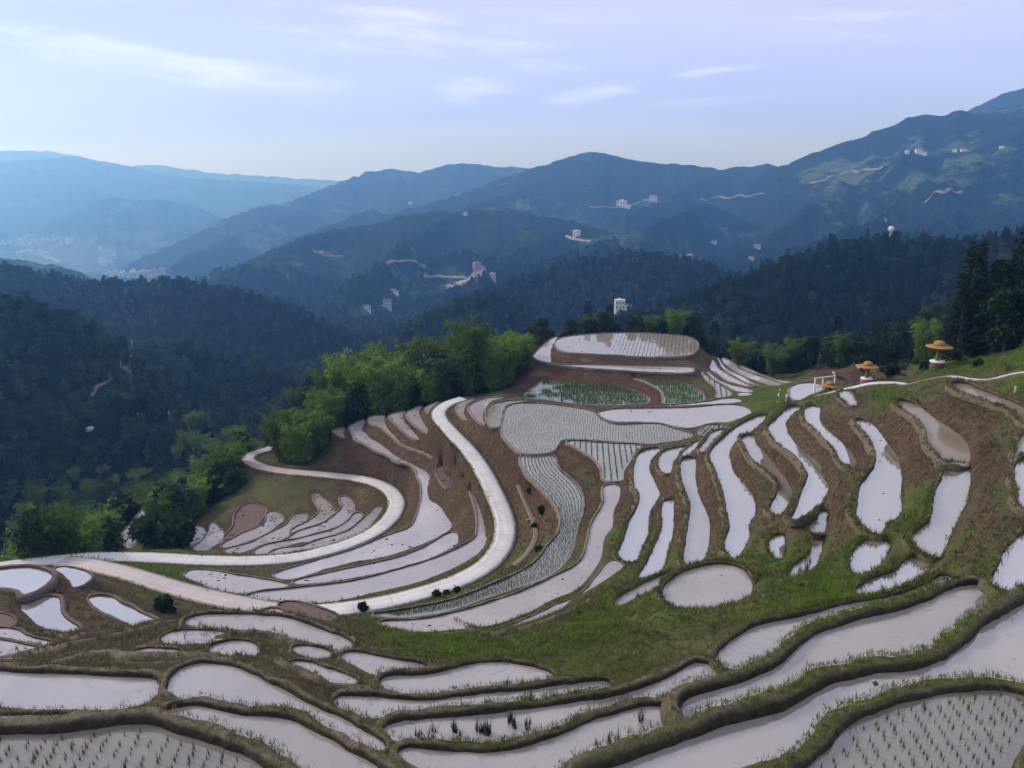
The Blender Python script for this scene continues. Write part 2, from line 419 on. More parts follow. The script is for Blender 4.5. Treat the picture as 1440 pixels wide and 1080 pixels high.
def mat_hills():
    m, nt, b, N, L = new_mat('hill_vegetation')
    P = geo_pos(nt)
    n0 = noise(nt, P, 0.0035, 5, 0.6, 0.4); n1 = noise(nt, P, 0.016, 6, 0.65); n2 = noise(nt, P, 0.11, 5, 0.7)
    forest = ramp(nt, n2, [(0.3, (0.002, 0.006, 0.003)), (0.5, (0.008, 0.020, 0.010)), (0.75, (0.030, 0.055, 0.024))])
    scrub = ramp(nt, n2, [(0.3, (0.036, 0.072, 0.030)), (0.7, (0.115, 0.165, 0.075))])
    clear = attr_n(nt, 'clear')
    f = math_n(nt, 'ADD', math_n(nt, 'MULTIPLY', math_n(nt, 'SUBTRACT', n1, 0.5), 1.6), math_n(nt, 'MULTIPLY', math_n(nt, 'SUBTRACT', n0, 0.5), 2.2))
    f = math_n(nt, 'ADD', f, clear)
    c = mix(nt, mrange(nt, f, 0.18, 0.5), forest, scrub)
    # old terrace lines along the contours of the open slopes
    sp = N('ShaderNodeSeparateXYZ'); L(P, sp.inputs[0])
    zz = math_n(nt, 'ADD', math_n(nt, 'MULTIPLY', sp.outputs['Z'], 0.115), math_n(nt, 'MULTIPLY', n1, 5.0))
    st = math_n(nt, 'FRACT', zz)
    line = math_n(nt, 'MULTIPLY', mrange(nt, st, 0.72, 0.86), mrange(nt, f, 0.22, 0.5))
    c = mix(nt, math_n(nt, 'MULTIPLY', line, 0.55), c, (0.20, 0.175, 0.10))
    bare = mrange(nt, math_n(nt, 'ADD', noise(nt, P, 0.012, 5, 0.7), math_n(nt, 'MULTIPLY', clear, 0.12)), 0.68, 0.76)
    c = mix(nt, math_n(nt, 'MULTIPLY', bare, 0.7), c, (0.22, 0.15, 0.10))
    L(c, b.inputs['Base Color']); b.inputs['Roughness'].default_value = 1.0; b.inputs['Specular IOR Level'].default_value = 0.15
    h = math_n(nt, 'ADD', math_n(nt, 'MULTIPLY', n2, 6.0), math_n(nt, 'MULTIPLY', n1, 14.0))
    bump(nt, b, h, 1.6, 1.0)
    return m
M = {}
M['ground'] = mat_ground()
M['bund'] = mat_bund('bund_dry_earth', (0.040, 0.030, 0.022), (0.235, 0.19, 0.125), 0.8)
M['bund_far'] = mat_bund('bund_wet_mud', (0.05, 0.04, 0.036), (0.30, 0.25, 0.20), 0.25)
M['bund_red'] = mat_bund('bund_red_mud', (0.06, 0.042, 0.038), (0.24, 0.165, 0.135), 0.2)
M['clear'] = mat_water('paddy_water_clear', (0.33, 0.28, 0.25), 8.0, 0.025)
M['near'] = mat_water('paddy_water_muddy', (0.375, 0.325, 0.30), 2.7, 0.03)
M['mud'] = mat_water('paddy_water_silty', (0.47, 0.41, 0.42), 2.2, 0.08, 0.95)
M['rice'] = mat_water('paddy_water_rice', (0.25, 0.245, 0.205), 2.4, 0.06)
M['mudloop'] = mat_water('paddy_water_drained', (0.34, 0.285, 0.285), 1.9, 0.10, 1.0, patch=(0.19, 0.135, 0.115))
M['ricenear'] = mat_water('paddy_water_seedlings', (0.20, 0.18, 0.15), 2.2, 0.04)
M['brown'] = mat_water('paddy_water_brown', (0.24, 0.18, 0.125), 1.6, 0.08)
M['green'] = mat_water('paddy_water_green', (0.10, 0.13, 0.06), 1.9, 0.08, 0, patch=(0.36, 0.36, 0.33))
M['dry'] = mat_plain('dry_paddy_mud', (0.15, 0.095, 0.08), 0.8, 2.0, 0.3, 0.03)
M['road'] = mat_road('concrete_road', (0.74, 0.70, 0.685))
M['road_pink'] = mat_road('dusty_concrete_road', (0.56, 0.475, 0.465))
M['path'] = mat_road('concrete_path', (0.66, 0.67, 0.66))
M['hills'] = mat_hills()
M['bamboo'] = mat_leaf('bamboo_leaves', (0.065, 0.135, 0.015), (0.20, 0.28, 0.045), 0.42, 0.35)
M['bamboo_dark'] = mat_leaf('dark_bamboo_leaves', (0.045, 0.098, 0.016), (0.14, 0.205, 0.04), 0.4, 0.28)  # same leaves in a deeper green
M['broad'] = mat_leaf('dark_broad_leaves', (0.014, 0.032, 0.012), (0.042, 0.070, 0.024), 0.4, 0.15)
M['mixed'] = mat_leaf('grey_green_leaves', (0.022, 0.044, 0.018), (0.085, 0.115, 0.050), 0.55, 0.2)
M['fir'] = mat_leaf('fir_needles', (0.008, 0.019, 0.010), (0.024, 0.044, 0.021), 0.3, 0.1)
M['shrub'] = mat_leaf('shrub_leaves', (0.02, 0.045, 0.012), (0.07, 0.11, 0.03), 0.35, 0.2)
M['bark'] = mat_plain('bark', (0.10, 0.085, 0.07), 0.9, 4.0, 0.4, 0.02)
M['culm'] = mat_plain('bamboo_culm', (0.12, 0.15, 0.05), 0.5, 2.0, 0.3)
M['straw'] = mat_plain('woven_straw', (0.36, 0.185, 0.055), 0.75, 14.0, 0.35, 0.02)
M['wood'] = mat_plain('yellow_brown_post', (0.17, 0.105, 0.03), 0.6, 5.0, 0.35)
M['drum_brown'] = mat_plain('brown_base', (0.13, 0.07, 0.05), 0.7, 3.0, 0.2)
M['drum_pink'] = mat_plain('magenta_base', (0.33, 0.10, 0.17), 0.7, 3.0, 0.2)
M['white'] = mat_plain('white_paint', (0.78, 0.78, 0.78), 0.6, 2.0, 0.08)
M['wall'] = mat_plain('white_render', (0.74, 0.72, 0.70), 0.85, 0.4, 0.12)
M['townwall'] = mat_plain('weathered_town_render', (0.46, 0.44, 0.43), 0.85, 0.4, 0.2)
M['wall2'] = mat_plain('grey_render', (0.52, 0.49, 0.46), 0.85, 0.4, 0.15)
M['brickw'] = mat_plain('reddish_wall', (0.40, 0.25, 0.20), 0.85, 0.5, 0.2)
M['roof'] = mat_plain('dark_tile_roof', (0.16, 0.14, 0.14), 0.8, 1.0, 0.3)
M['roofr'] = mat_plain('red_tile_roof', (0.30, 0.10, 0.07), 0.8, 1.0, 0.3)
M['roofb'] = mat_plain('blue_sheet_roof', (0.12, 0.20, 0.36), 0.6, 1.0, 0.2)
M['glass'] = mat_plain('window_glass', (0.05, 0.06, 0.08), 0.15, 1.0, 0.1, 0, 0.6)
M['door'] = mat_plain('door_paint', (0.16, 0.09, 0.06), 0.6, 1.0, 0.2)
M['conc'] = mat_plain('concrete_pole', (0.42, 0.41, 0.39), 0.8, 3.0, 0.15)
M['dirt'] = mat_road('dirt_track', (0.24, 0.18, 0.125))
M['farroad'] = mat_road('far_concrete_road', (0.42, 0.38, 0.35))

# ------------------------------------------------------------------ the paddies: height (planning units), kind of water, label, outline
PADDIES = [
('green', -41.5, 'small green field enclosed by trees beyond the bamboo, with pale rows', 'mid', [(484,545),(498,536),(530,533),(562,531),(560,537),(530,542),(500,549)]),
('green', -41.2, 'upper small green field under the trees beyond the bamboo', 'mid', [(512,529),(540,523),(566,521),(566,526),(540,529),(518,532)]),
# --- foreground, right
('ricenear', -12.8, 'flooded paddy with rows of rice seedlings in the near right corner', 'near', [(1140,1080),(1173,1053),(1193,1028),(1213,1013),(1250,1000),(1293,988),(1333,980),(1373,975),(1403,973),(1436,975),(1456,985),(1455,1010),(1432,1048),(1410,1085),(1385,1140),(1080,1140)]),
('near', -13.8, 'long muddy paddy just behind the grassy bank of the right seedling paddy', 'near', [(873,1080),(920,1063),(960,1048),(993,1035),(1027,1023),(1070,1013),(1113,1002),(1147,978),(1173,965),(1213,955),(1253,948),(1287,947),(1313,940),(1340,925),(1367,907),(1383,887),(1407,872),(1440,855),(1490,835),(1500,960),(1440,953),(1400,950),(1367,953),(1333,958),(1293,968),(1260,975),(1243,983),(1207,990),(1173,997),(1157,1010),(1150,1027),(1137,1038),(1110,1047),(1070,1057),(1033,1068),(1003,1080),(960,1115),(800,1115)]),
('near', -14.6, 'broad S-shaped paddy between two green banks at the lower right', 'near', [(957,1000),(962,985),(987,977),(1027,968),(1070,952),(1100,938),(1120,917),(1137,902),(1173,887),(1213,873),(1260,863),(1300,850),(1333,835),(1357,824),(1377,823),(1403,832),(1423,840),(1415,846),(1393,853),(1367,863),(1350,878),(1323,897),(1297,910),(1280,920),(1250,930),(1213,937),(1177,947),(1127,958),(1087,968),(1060,980),(1027,993),(987,1007),(968,1004)]),
('near', -14.8, 'narrow crescent paddy with floating scum behind the bottom grass bank', 'near', [(556,1050),(593,1056),(643,1061),(693,1063),(727,1058),(753,1051),(787,1038),(820,1023),(860,1009),(900,998),(940,994),(955,1004),(955,1015),(920,1027),(887,1040),(853,1050),(830,1060),(803,1063),(787,1067),(753,1071),(720,1074),(680,1076),(627,1075),(593,1068),(568,1058)]),
('near', -15.6, 'curved paddy with reed tufts in its shallow water, below the middle of the photo', 'near', [(535,1020),(580,1017),(627,1012),(677,1008),(727,1002),(777,997),(813,990),(853,985),(880,977),(920,966),(945,953),(970,938),(987,930),(1000,937),(1010,945),(985,949),(960,956),(935,965),(910,975),(885,984),(853,992),(840,999),(815,1008),(785,1014),(753,1024),(727,1034),(693,1042),(660,1042),(613,1040),(577,1035),(547,1028)]),
('near', -16.6, 'thin strip paddy winding above the reed-tufted curved paddy', 'near', [(467,979),(500,982),(543,983),(577,988),(620,986),(670,979),(693,976),(743,973),(793,966),(840,959),(862,957),(858,964),(845,970),(820,978),(795,984),(760,987),(727,990),(683,994),(660,997),(613,996),(577,996),(533,998),(497,997),(477,988)]),
('near', -17.3, 'leaf-shaped paddy with a bare brown mud rim below the green meadow', 'near', [(530,953),(565,953),(600,952),(625,946),(650,938),(677,933),(703,932),(733,937),(760,943),(784,950),(773,954),(727,958),(690,962),(643,968),(613,972),(577,972),(555,965)]),
('near', -17.4, 'small tapered paddy left of the brown-rimmed leaf-shaped paddy', 'near', [(403,929),(433,933),(460,942),(490,951),(506,957),(480,954),(447,950),(420,940)]),
('near', -18.2, 'spindle-shaped paddy at the left foot of the green meadow', 'near', [(477,918),(510,920),(547,928),(577,933),(605,937),(598,942),(577,944),(547,943),(517,938),(503,930),(487,923)]),
('near', -18.5, 'tiny sliver of water beside the green bank above the spindle-shaped paddy', 'near', [(408,908),(440,911),(468,917),(455,919),(425,914)]),
('near', -20.0, 'long pale paddy with a thick mud rim at lower left below the drained pink strip', 'near', [(257,873),(277,867),(307,865),(350,866),(390,868),(420,875),(450,887),(480,897),(497,906),(480,912),(443,908),(410,898),(380,888),(350,880),(320,877),(283,875)]),
('near', -18.8, 'small lens of water in grass under the long pale lower-left paddy', 'near', [(223,896),(240,889),(267,888),(300,889),(327,892),(300,896),(267,897),(243,897)]),
('near', -17.8, 'small kidney-shaped pool beside the green knob in the lower left', 'near', [(290,910),(317,904),(340,902),(357,905),(365,912),(360,917),(345,917),(317,914)]),
('near', -17.6, 'smallest oval pool on the dry grassy slope at lower left', 'near', [(182,916),(200,914),(233,914),(257,916),(240,920),(213,922),(192,921)]),
('near', -15.5, 'wide grey paddy at the left edge above the seedling paddy', 'near', [(-40,945),(20,948),(67,950),(117,952),(167,954),(213,955),(225,959),(222,970),(207,977),(180,983),(150,987),(100,986),(50,988),(27,986),(-40,978)]),
('near', -15.0, 'rounded paddy with a long tail between thick grey banks at lower left', 'near', [(235,970),(242,951),(257,939),(277,935),(300,935),(333,941),(360,954),(387,968),(420,986),(447,998),(470,1008),(490,1021),(512,1033),(535,1043),(548,1050),(527,1047),(500,1036),(477,1022),(457,1009),(440,997),(417,988),(383,990),(353,987),(333,986),(317,977),(293,974),(267,972),(247,973)]),
('near', -14.6, 'narrow shadowed strip of water between two grey banks at the left edge', 'near', [(-40,1009),(33,1010),(83,1009),(128,1009),(110,1015),(67,1017),(-40,1018)]),
('near', -14.0, 'slanting pinkish paddy running off the bottom edge beside the left seedling paddy', 'near', [(225,999),(250,996),(287,995),(307,1002),(343,1010),(383,1011),(410,1016),(433,1028),(480,1054),(500,1068),(527,1081),(570,1115),(470,1115),(440,1085),(410,1063),(383,1050),(360,1037),(327,1029),(290,1019),(253,1009)]),
('ricenear', -13.0, 'flooded paddy with rows of rice seedlings in the near left corner', 'near', [(-40,1040),(33,1039),(83,1036),(110,1033),(150,1024),(187,1021),(217,1023),(250,1036),(290,1049),(333,1061),(365,1083),(390,1130),(-60,1130)]),
('near', -15.6, 'pinkish tapering paddy under the long grassy rim at lower right', 'near', [(1007,925),(1019,913),(1037,899),(1070,880),(1107,874),(1147,864),(1193,851),(1233,846),(1260,841),(1287,831),(1313,818),(1323,811),(1340,809),(1330,818),(1307,828),(1270,842),(1227,853),(1193,863),(1160,877),(1127,890),(1100,900),(1087,909),(1067,919),(1047,931),(1023,935),(1008,930)]),
('clear', -14.0, 'large pale paddy cut by the right edge beside the brown hillside', 'near', [(1395,817),(1403,806),(1412,788),(1420,770),(1440,753),(1480,736),(1490,800),(1440,826),(1430,829),(1413,824)]),
('clear', -13.8, 'square-topped sliver of paddy at the right edge of the photo', 'near', [(1432,651),(1480,646),(1480,712),(1440,709),(1435,693)]),
('mud', -13.9, 'violet-tinged sliver of paddy on the right edge above the square-topped one', 'near', [(1430,639),(1441,612),(1475,602),(1475,640),(1440,643)]),
('brown', -14.2, 'brown silted paddy running off right under the white path', 'near', [(1339,540),(1356,539),(1369,545),(1395,555),(1414,562),(1441,574),(1480,590),(1480,605),(1441,594),(1433,582),(1414,571),(1385,560),(1356,551),(1345,546)]),
('brown', -16.0, 'muddy upper end of the tall paddy nearest the right hillside, coloured brown for the reflected bank', 'near', [(1329,650),(1323,640),(1307,620),(1303,603),(1293,590),(1273,577),(1262,566),(1272,564),(1293,573),(1320,593),(1343,607),(1358,623),(1363,637),(1362,650),(1345,651)]),  # bank's reflection is put into the brown water colour, along with mud
('clear', -16.15, 'tall white paddy nearest the right hillside, narrowing at its foot', 'near', [(1330,655),(1327,673),(1315,703),(1313,727),(1300,743),(1284,755),(1293,769),(1310,778),(1322,780),(1327,768),(1333,755),(1343,733),(1357,707),(1362,680),(1363,656),(1345,655)]),
('clear', -17.9, 'tall paddy with a brown upper end, second from the right hillside', 'near', [(1204,590),(1213,603),(1227,620),(1233,635),(1233,653),(1223,670),(1212,683),(1209,707),(1208,730),(1223,744),(1238,750),(1243,733),(1265,721),(1265,700),(1266,667),(1261,643),(1252,630),(1236,607),(1219,593)]),
('clear', -18.0, 'short round-ended pond at the foot of the second tall paddy', 'near', [(1197,792),(1198,782),(1208,769),(1221,759),(1238,757),(1250,763),(1248,773),(1239,790),(1226,800),(1202,804)]),
('clear', -16.3, 'bean-shaped paddy below the foot of the tall right paddy', 'near', [(1204,836),(1209,828),(1228,814),(1253,809),(1267,799),(1280,786),(1293,783),(1313,787),(1305,798),(1286,808),(1267,819),(1247,832),(1220,837)]),
('clear', -19.9, 'hooked narrow paddy with a shaded inner side, left of the second tall paddy', 'near', [(1134,574),(1134,590),(1148,603),(1161,617),(1174,630),(1181,643),(1191,653),(1203,656),(1204,647),(1193,632),(1173,614),(1156,600),(1151,587),(1152,574),(1143,570)]),
('clear', -18.7, 'small pond in the scrub just right of the straw hat on the ground', 'near', [(1179,555),(1187,549),(1197,551),(1199,558),(1205,567),(1193,566)]),
('clear', -21.3, 'winding paddy with a broad knee and a low cross dam, middle right', 'near', [(1125,572),(1110,573),(1094,588),(1082,600),(1088,616),(1104,629),(1121,642),(1138,667),(1134,680),(1119,720),(1114,729),(1127,726),(1146,710),(1157,700),(1164,685),(1156,670),(1152,653),(1132,637),(1112,617),(1104,597),(1112,583)]),
('clear', -21.6, 'small four-sided pool under the winding paddy with the cross dam', 'near', [(1139,746),(1141,734),(1151,721),(1165,719),(1161,733),(1159,746)]),
('clear', -21.9, 'S-shaped pool with weeds at the foot of the four-sided pool', 'near', [(1112,809),(1115,800),(1128,788),(1142,777),(1140,760),(1143,754),(1157,755),(1157,764),(1152,783),(1146,799),(1130,815),(1118,816)]),
('clear', -22.6, 'small D-shaped pool beside the bare reddish bank', 'near', [(1083,773),(1084,758),(1094,753),(1105,752),(1102,763),(1101,782),(1092,783)]),
('clear', -23.1, 'slender paddy curving to a point between two shaggy banks', 'near', [(1044,617),(1049,627),(1061,647),(1078,660),(1093,673),(1096,690),(1088,707),(1083,716),(1093,722),(1102,716),(1111,700),(1112,687),(1102,670),(1089,653),(1076,637),(1062,623),(1059,613),(1052,612)]),
('clear', -24.4, 'big sweeping white paddy, widest of the tall ones in the middle right', 'near', [(1078,584),(1057,589),(1038,600),(1021,613),(1004,630),(1000,643),(1008,663),(1019,693),(1024,720),(1028,743),(1020,767),(1032,783),(1043,772),(1053,753),(1050,740),(1060,723),(1060,703),(1046,680),(1032,667),(1026,647),(1026,633),(1036,617),(1059,603)]),
('clear', -26.0, 'tall straight-sided paddy left of the big sweeping one', 'near', [(960,648),(959,667),(964,687),(973,713),(968,747),(964,780),(966,793),(983,789),(992,780),(997,757),(996,730),(982,697),(977,667),(979,648),(970,644)]),
('clear', -27.6, 'tall paddy that narrows at both ends, beside the last striped seedling bed', 'near', [(929,631),(908,633),(898,641),(893,660),(894,683),(901,697),(898,713),(888,730),(881,753),(871,780),(881,786),(894,786),(901,767),(909,753),(912,720),(926,697),(922,683),(912,660),(916,643)]),
('clear', -26.9, 'small rounded pond with a pointed top between the tall middle paddies', 'near', [(928,645),(928,657),(937,665),(944,660),(946,648),(960,634),(967,628),(947,631),(934,635)]),
('clear', -27.0, 'slim paddy squeezed between shaggy banks with a muddy right edge', 'near', [(898,815),(908,797),(921,770),(933,740),(932,717),(936,704),(944,702),(947,710),(946,735),(945,752),(939,770),(932,797),(919,807)]),
('clear', -25.4, 'short diagonal pond above the tall straight-sided paddy', 'near', [(983,632),(991,623),(1003,608),(1018,604),(1012,613),(999,623),(990,634)]),
('clear', -26.3, 'thin diagonal strip of water touching the greenish corner paddy', 'near', [(958,640),(968,630),(980,621),(984,620),(973,633),(966,640)]),
('near', -21.2, 'lens-shaped pond with rounded left end, on the edge of the green meadow', 'near', [(933,833),(941,820),(961,807),(987,798),(1013,794),(1035,797),(1049,807),(1056,820),(1052,837),(1020,844),(980,849),(950,847),(937,842)]),
('near', -22.6, 'thin crescent of water hugging the left rim of the lens-shaped pond', 'near', [(865,852),(869,843),(894,828),(927,812),(962,802),(940,813),(913,826),(887,839)]),
# --- sweeping middle paddies
('mud', -28.6, 'very long pale paddy sweeping round the bend below the seedling beds', 'mid', [(849,684),(849,707),(834,733),(828,753),(821,783),(806,798),(793,804),(743,828),(693,846),(643,861),(593,871),(560,873),(530,874),(540,878),(560,884),(593,886),(643,882),(693,876),(743,859),(780,839),(813,826),(836,800),(846,780),(850,755),(862,740),(862,720),(871,700),(871,684)]),
('near', -27.2, 'outer curved paddy along the top edge of the green meadow', 'mid', [(600,894),(643,891),(697,885),(740,870),(783,850),(815,837),(838,812),(853,792),(863,787),(878,795),(863,806),(835,824),(805,841),(790,854),(765,867),(735,877),(700,885),(670,892),(625,897)]),
('rice', -29.15, 'curving paddy with seedling rows following its bend', 'mid', [(735,640),(738,663),(754,680),(774,700),(786,720),(789,737),(784,753),(771,767),(754,790),(721,810),(681,827),(638,843),(594,853),(544,862),(520,863),(547,866),(593,864),(643,854),(677,842),(727,826),(769,810),(796,790),(806,770),(812,740),(819,720),(819,697),(809,680),(786,660),(776,640)]),
('rice', -29.0, 'largest seedling bed, a wide grey-green paddy in the centre', 'mid', [(709,587),(714,572),(733,567),(767,568),(807,573),(832,578),(846,590),(867,597),(900,596),(927,596),(950,603),(974,611),(970,615),(947,619),(917,623),(880,621),(840,618),(803,616),(788,620),(776,634),(734,636),(714,620),(706,607)]),
('rice', -29.7, 'outer band of seedlings wrapping the left end of the largest seedling bed', 'mid', [(684,587),(685,577),(693,569),(713,564),(740,563),(712,569),(706,585),(703,598),(697,600),(689,597)]),
('rice', -28.5, 'striped seedling bed ending at a dark dam in the centre', 'mid', [(797,621),(817,620),(850,623),(898,625),(901,629),(892,640),(886,650),(877,663),(876,674),(849,674),(846,660),(834,643),(812,630)]),
('clear', -29.1, 'broad white paddy reflecting the sky behind the largest seedling bed', 'mid', [(842,580),(867,575),(917,574),(967,573),(1017,569),(1045,571),(1057,580),(1054,587),(1027,592),(1000,594),(973,601),(950,599),(930,594),(900,592),(867,592),(850,588)]),
('rice', -27.8, 'small greenish corner paddy right of the largest seedling bed', 'mid', [(983,611),(985,603),(994,598),(1024,598),(1018,602),(1006,603),(997,611)]),
('clear', -29.6, 'thin white strip behind the broad sky-reflecting paddy', 'mid', [(940,570),(985,566),(1015,561),(1035,560),(1043,564),(1030,566),(990,568)]),
('green', -32.2, 'large field of green rice rows with open water under the round knoll', 'mid', [(737,557),(760,538),(767,534),(793,538),(833,541),(867,543),(900,553),(915,562),(905,567),(850,569),(800,566),(767,561)]),
('green', -31.4, 'smaller green striped field right of the large one under the knoll', 'mid', [(889,531),(913,534),(953,538),(980,546),(991,557),(990,562),(967,566),(940,567),(932,566),(933,558),(927,547),(907,536)]),
('near', -30.4, 'ring-shaped moat paddy round the foot of the top knoll terrace', 'mid', [(750,502),(758,491),(772,479),(783,474),(777,487),(774,502),(782,512),(833,513),(900,515),(965,516),(976,519),(970,523),(933,523),(867,519),(810,515),(770,509)]),
('clear', -29.4, 'oval mirror-like paddy crowning the round knoll', 'mid', [(781,484),(787,476),(817,471),(883,468),(933,470),(967,474),(981,482),(980,491),(967,499),(917,501),(867,498),(817,496),(790,493)]),
('rice', -31.1, 'hooked grey paddy at the right foot of the knoll', 'mid', [(985,522),(998,532),(1015,543),(1026,550),(1028,555),(1010,559),(1007,558),(1008,551),(1005,543),(994,535)]),
('mud', -31.2, 'long thin paddy with a bright bent edge, first in the fan right of the knoll', 'mid', [(994,522),(1002,528),(1011,535),(1027,541),(1051,547),(1057,549),(1058,551),(1040,550),(1032,548),(1016,539),(1002,531)]),
('mud', -31.5, 'second paddy of the fan right of the knoll, pinched in the middle', 'mid', [(1001,506),(1005,509),(1010,518),(1020,524),(1032,531),(1052,541),(1060,543),(1053,543),(1033,538),(1021,534),(1008,524),(999,519)]),
('mud', -31.9, 'third and darkest-edged paddy of the fan right of the knoll', 'mid', [(1009,502),(1018,515),(1027,522),(1043,529),(1060,539),(1078,544),(1067,541),(1047,536),(1033,528),(1018,519),(1013,512)]),
('mud', -32.4, 'widest paddy of the fan right of the knoll', 'mid', [(1018,503),(1034,513),(1038,518),(1053,524),(1073,531),(1093,538),(1101,540),(1087,542),(1067,536),(1044,527),(1028,518),(1017,509)]),
('mud', -32.9, 'last paddy of the fan right of the knoll, against the dark trees', 'mid', [(1040,514),(1053,519),(1077,529),(1102,536),(1116,536),(1108,538),(1093,535),(1073,527),(1053,521),(1042,517)]),
('clear', -29.8, 'short white pool at the foot of the fan of thin paddies', 'mid', [(1039,552),(1055,553),(1058,554),(1042,556)]),
('clear', -22.5, 'half-moon white pond beside the white photo frame', 'mid', [(1111,552),(1113,544),(1127,539),(1145,538),(1155,543),(1158,549),(1140,554),(1127,561),(1114,561)]),
# --- between the two roads
('mud', -38.6, 'long blue-grey paddy under the red bank inside the upper road, bordered by a bright rim', 'road', [(491,600),(502,594),(512,590),(512,598),(509,605),(515,609),(519,616),(531,622),(542,630),(553,639),(566,647),(578,652),(591,659),(601,664),(605,671),(603,679),(601,690),(604,703),(619,712),(629,727),(635,742),(600,761),(547,780),(503,788),(460,798),(410,813),(383,808),(427,794),(493,774),(543,754),(577,741),(588,720),(593,697),(592,680),(587,669),(584,660),(575,652),(557,648),(546,640),(527,632),(513,623),(501,618),(497,612),(493,604)]),
('mud', -37.4, 'blue-grey paddy below the brown grassy wedge between the roads', 'road', [(635,748),(645,762),(613,780),(573,795),(527,805),(470,815),(420,820),(413,817),(470,804),(517,794),(560,784),(600,768)]),
('mud', -35.4, 'long outer paddy curving beside the upper road from its top bend', 'road', [(624,632),(631,635),(637,645),(643,658),(652,675),(659,684),(667,707),(671,725),(672,745),(668,757),(644,771),(610,786),(560,801),(493,818),(427,826),(370,832),(345,838),(348,846),(393,847),(460,845),(527,831),(593,815),(648,792),(681,770),(684,750),(679,727),(669,700),(658,683),(645,663),(637,648),(630,637)]),
('mud', -37.8, 'silty paddy with dark weed patches at the left end between the roads', 'road', [(259,810),(270,801),(300,803),(333,809),(367,814),(398,820),(408,823),(367,831),(327,835),(300,832),(283,819)]),
('mud', -39.6, 'shell-shaped outermost paddy at the left tip of the upper strips', 'road', [(467,605),(475,602),(485,601),(484,607),(483,611),(486,615),(478,613),(469,608)]),
('mud', -37.4, 'strip paddy over a pale pink cut bank, second of the upper strips', 'road', [(518,588),(529,585),(541,585),(540,590),(545,602),(556,614),(567,625),(584,631),(602,638),(613,645),(609,645),(602,639),(584,632),(574,629),(559,620),(548,610),(535,600),(522,595)]),
('mud', -36.4, 'strip paddy with a wide brown mud flat, third of the upper strips', 'road', [(547,584),(557,581),(570,578),(566,583),(569,591),(577,601),(590,617),(584,617),(574,611),(563,601),(553,592)]),
('mud', -35.2, 'strip paddy strewn with clods, fourth of the upper strips', 'road', [(571,582),(579,576),(594,571),(589,577),(592,588),(601,601),(609,608),(600,608),(588,600),(578,592)]),
('mud', -34.2, 'small dark-specked strip paddy against the green verge of the upper road', 'road', [(598,573),(606,569),(618,564),(613,568),(606,575),(602,581),(599,578)]),
('dry', -37.0, 'pinkish drained mud plot in the hollow between the roads', 'road', [(617,655),(625,655),(627,668),(635,673),(638,680),(629,686),(619,676),(613,665)]),
('mud', -31.9, 'short strip paddy just right of the upper road where it tops the rise', 'mid', [(641,573),(650,565),(668,561),(657,567),(653,575),(653,583),(659,591),(648,586)]),
('mud', -30.8, 'banana-shaped paddy between the short strip and the outer seedling band', 'mid', [(659,573),(668,566),(687,560),(708,559),(692,563),(682,575),(680,590),(685,598),(673,592),(664,582)]),
# --- inside the lower road loop
('mudloop', -46.0, 'bluish pool at the left end of the hollow inside the lower road loop', 'loop', [(266,744),(275,741),(282,742),(287,750),(289,755),(280,762),(270,768),(263,768),(264,757)]),
('mudloop', -45.7, 'wedge-shaped muddy plot right of the bluish pool in the loop', 'loop', [(299,735),(298,742),(293,753),(284,763),(273,771),(290,773),(294,770),(304,763),(312,760),(312,752),(309,745),(303,740)]),
('dry', -45.3, 'drained reddish-brown plot among the small terraces in the loop', 'loop', [(333,725),(340,715),(350,709),(367,714),(372,719),(369,727),(362,733),(354,742),(344,748),(331,752),(317,757),(323,750),(331,740)]),
('mudloop', -45.0, 'pale plot with a rounded head right of the drained reddish one', 'loop', [(378,721),(387,721),(394,726),(396,731),(389,737),(377,747),(364,753),(346,760),(327,766),(314,769),(319,763),(333,756),(347,749),(363,743),(377,733)]),
('mudloop', -44.6, 'flat-headed plot with a pinkish pool in the middle of the loop', 'loop', [(417,723),(430,724),(427,733),(419,742),(406,751),(386,760),(369,763),(347,772),(333,776),(316,774),(333,770),(357,763),(373,754),(390,746),(404,739),(413,728)]),
('mudloop', -44.2, 'plot with a sharply pointed head in the loop', 'loop', [(443,694),(450,701),(461,708),(469,723),(456,733),(436,742),(417,746),(410,748),(418,742),(433,735),(448,725),(452,715),(444,703)]),
('mudloop', -43.7, 'plot with a curled head inside the loop, beside the pointed one', 'loop', [(480,698),(485,700),(493,705),(497,719),(493,729),(478,738),(463,744),(442,749),(432,753),(408,759),(414,752),(421,748),(440,742),(459,735),(473,724),(484,714),(481,704)]),
('mudloop', -43.2, 'thin pinkish plot second from the road inside the loop', 'loop', [(500,722),(508,724),(499,736),(490,742),(475,747),(457,755),(442,759),(420,761),(395,769),(375,776),(358,778),(371,769),(390,764),(420,759),(442,753),(465,747),(482,740),(495,730)]),
('mudloop', -42.7, 'longest plot inside the loop, just below the green verge of the lower road', 'loop', [(530,713),(535,714),(530,723),(521,735),(519,740),(502,751),(481,759),(457,767),(435,769),(420,771),(395,776),(378,780),(392,773),(423,770),(436,765),(458,758),(480,752),(495,745),(505,737),(513,730),(523,721)]),
('mudloop', -46.6, 'twin-strip paddy among the dark bushes left of the loop, its upper strip', 'loop', [(188,735),(200,720),(214,706),(218,708),(205,722),(192,738),(180,752),(176,764),(169,764),(172,752)]),
('mudloop', -46.2, 'twin-strip paddy among the dark bushes left of the loop, its lower strip', 'loop', [(218,711),(222,711),(213,723),(200,745),(187,768),(179,768),(184,754),(196,739),(208,724)]),
# --- lower left group
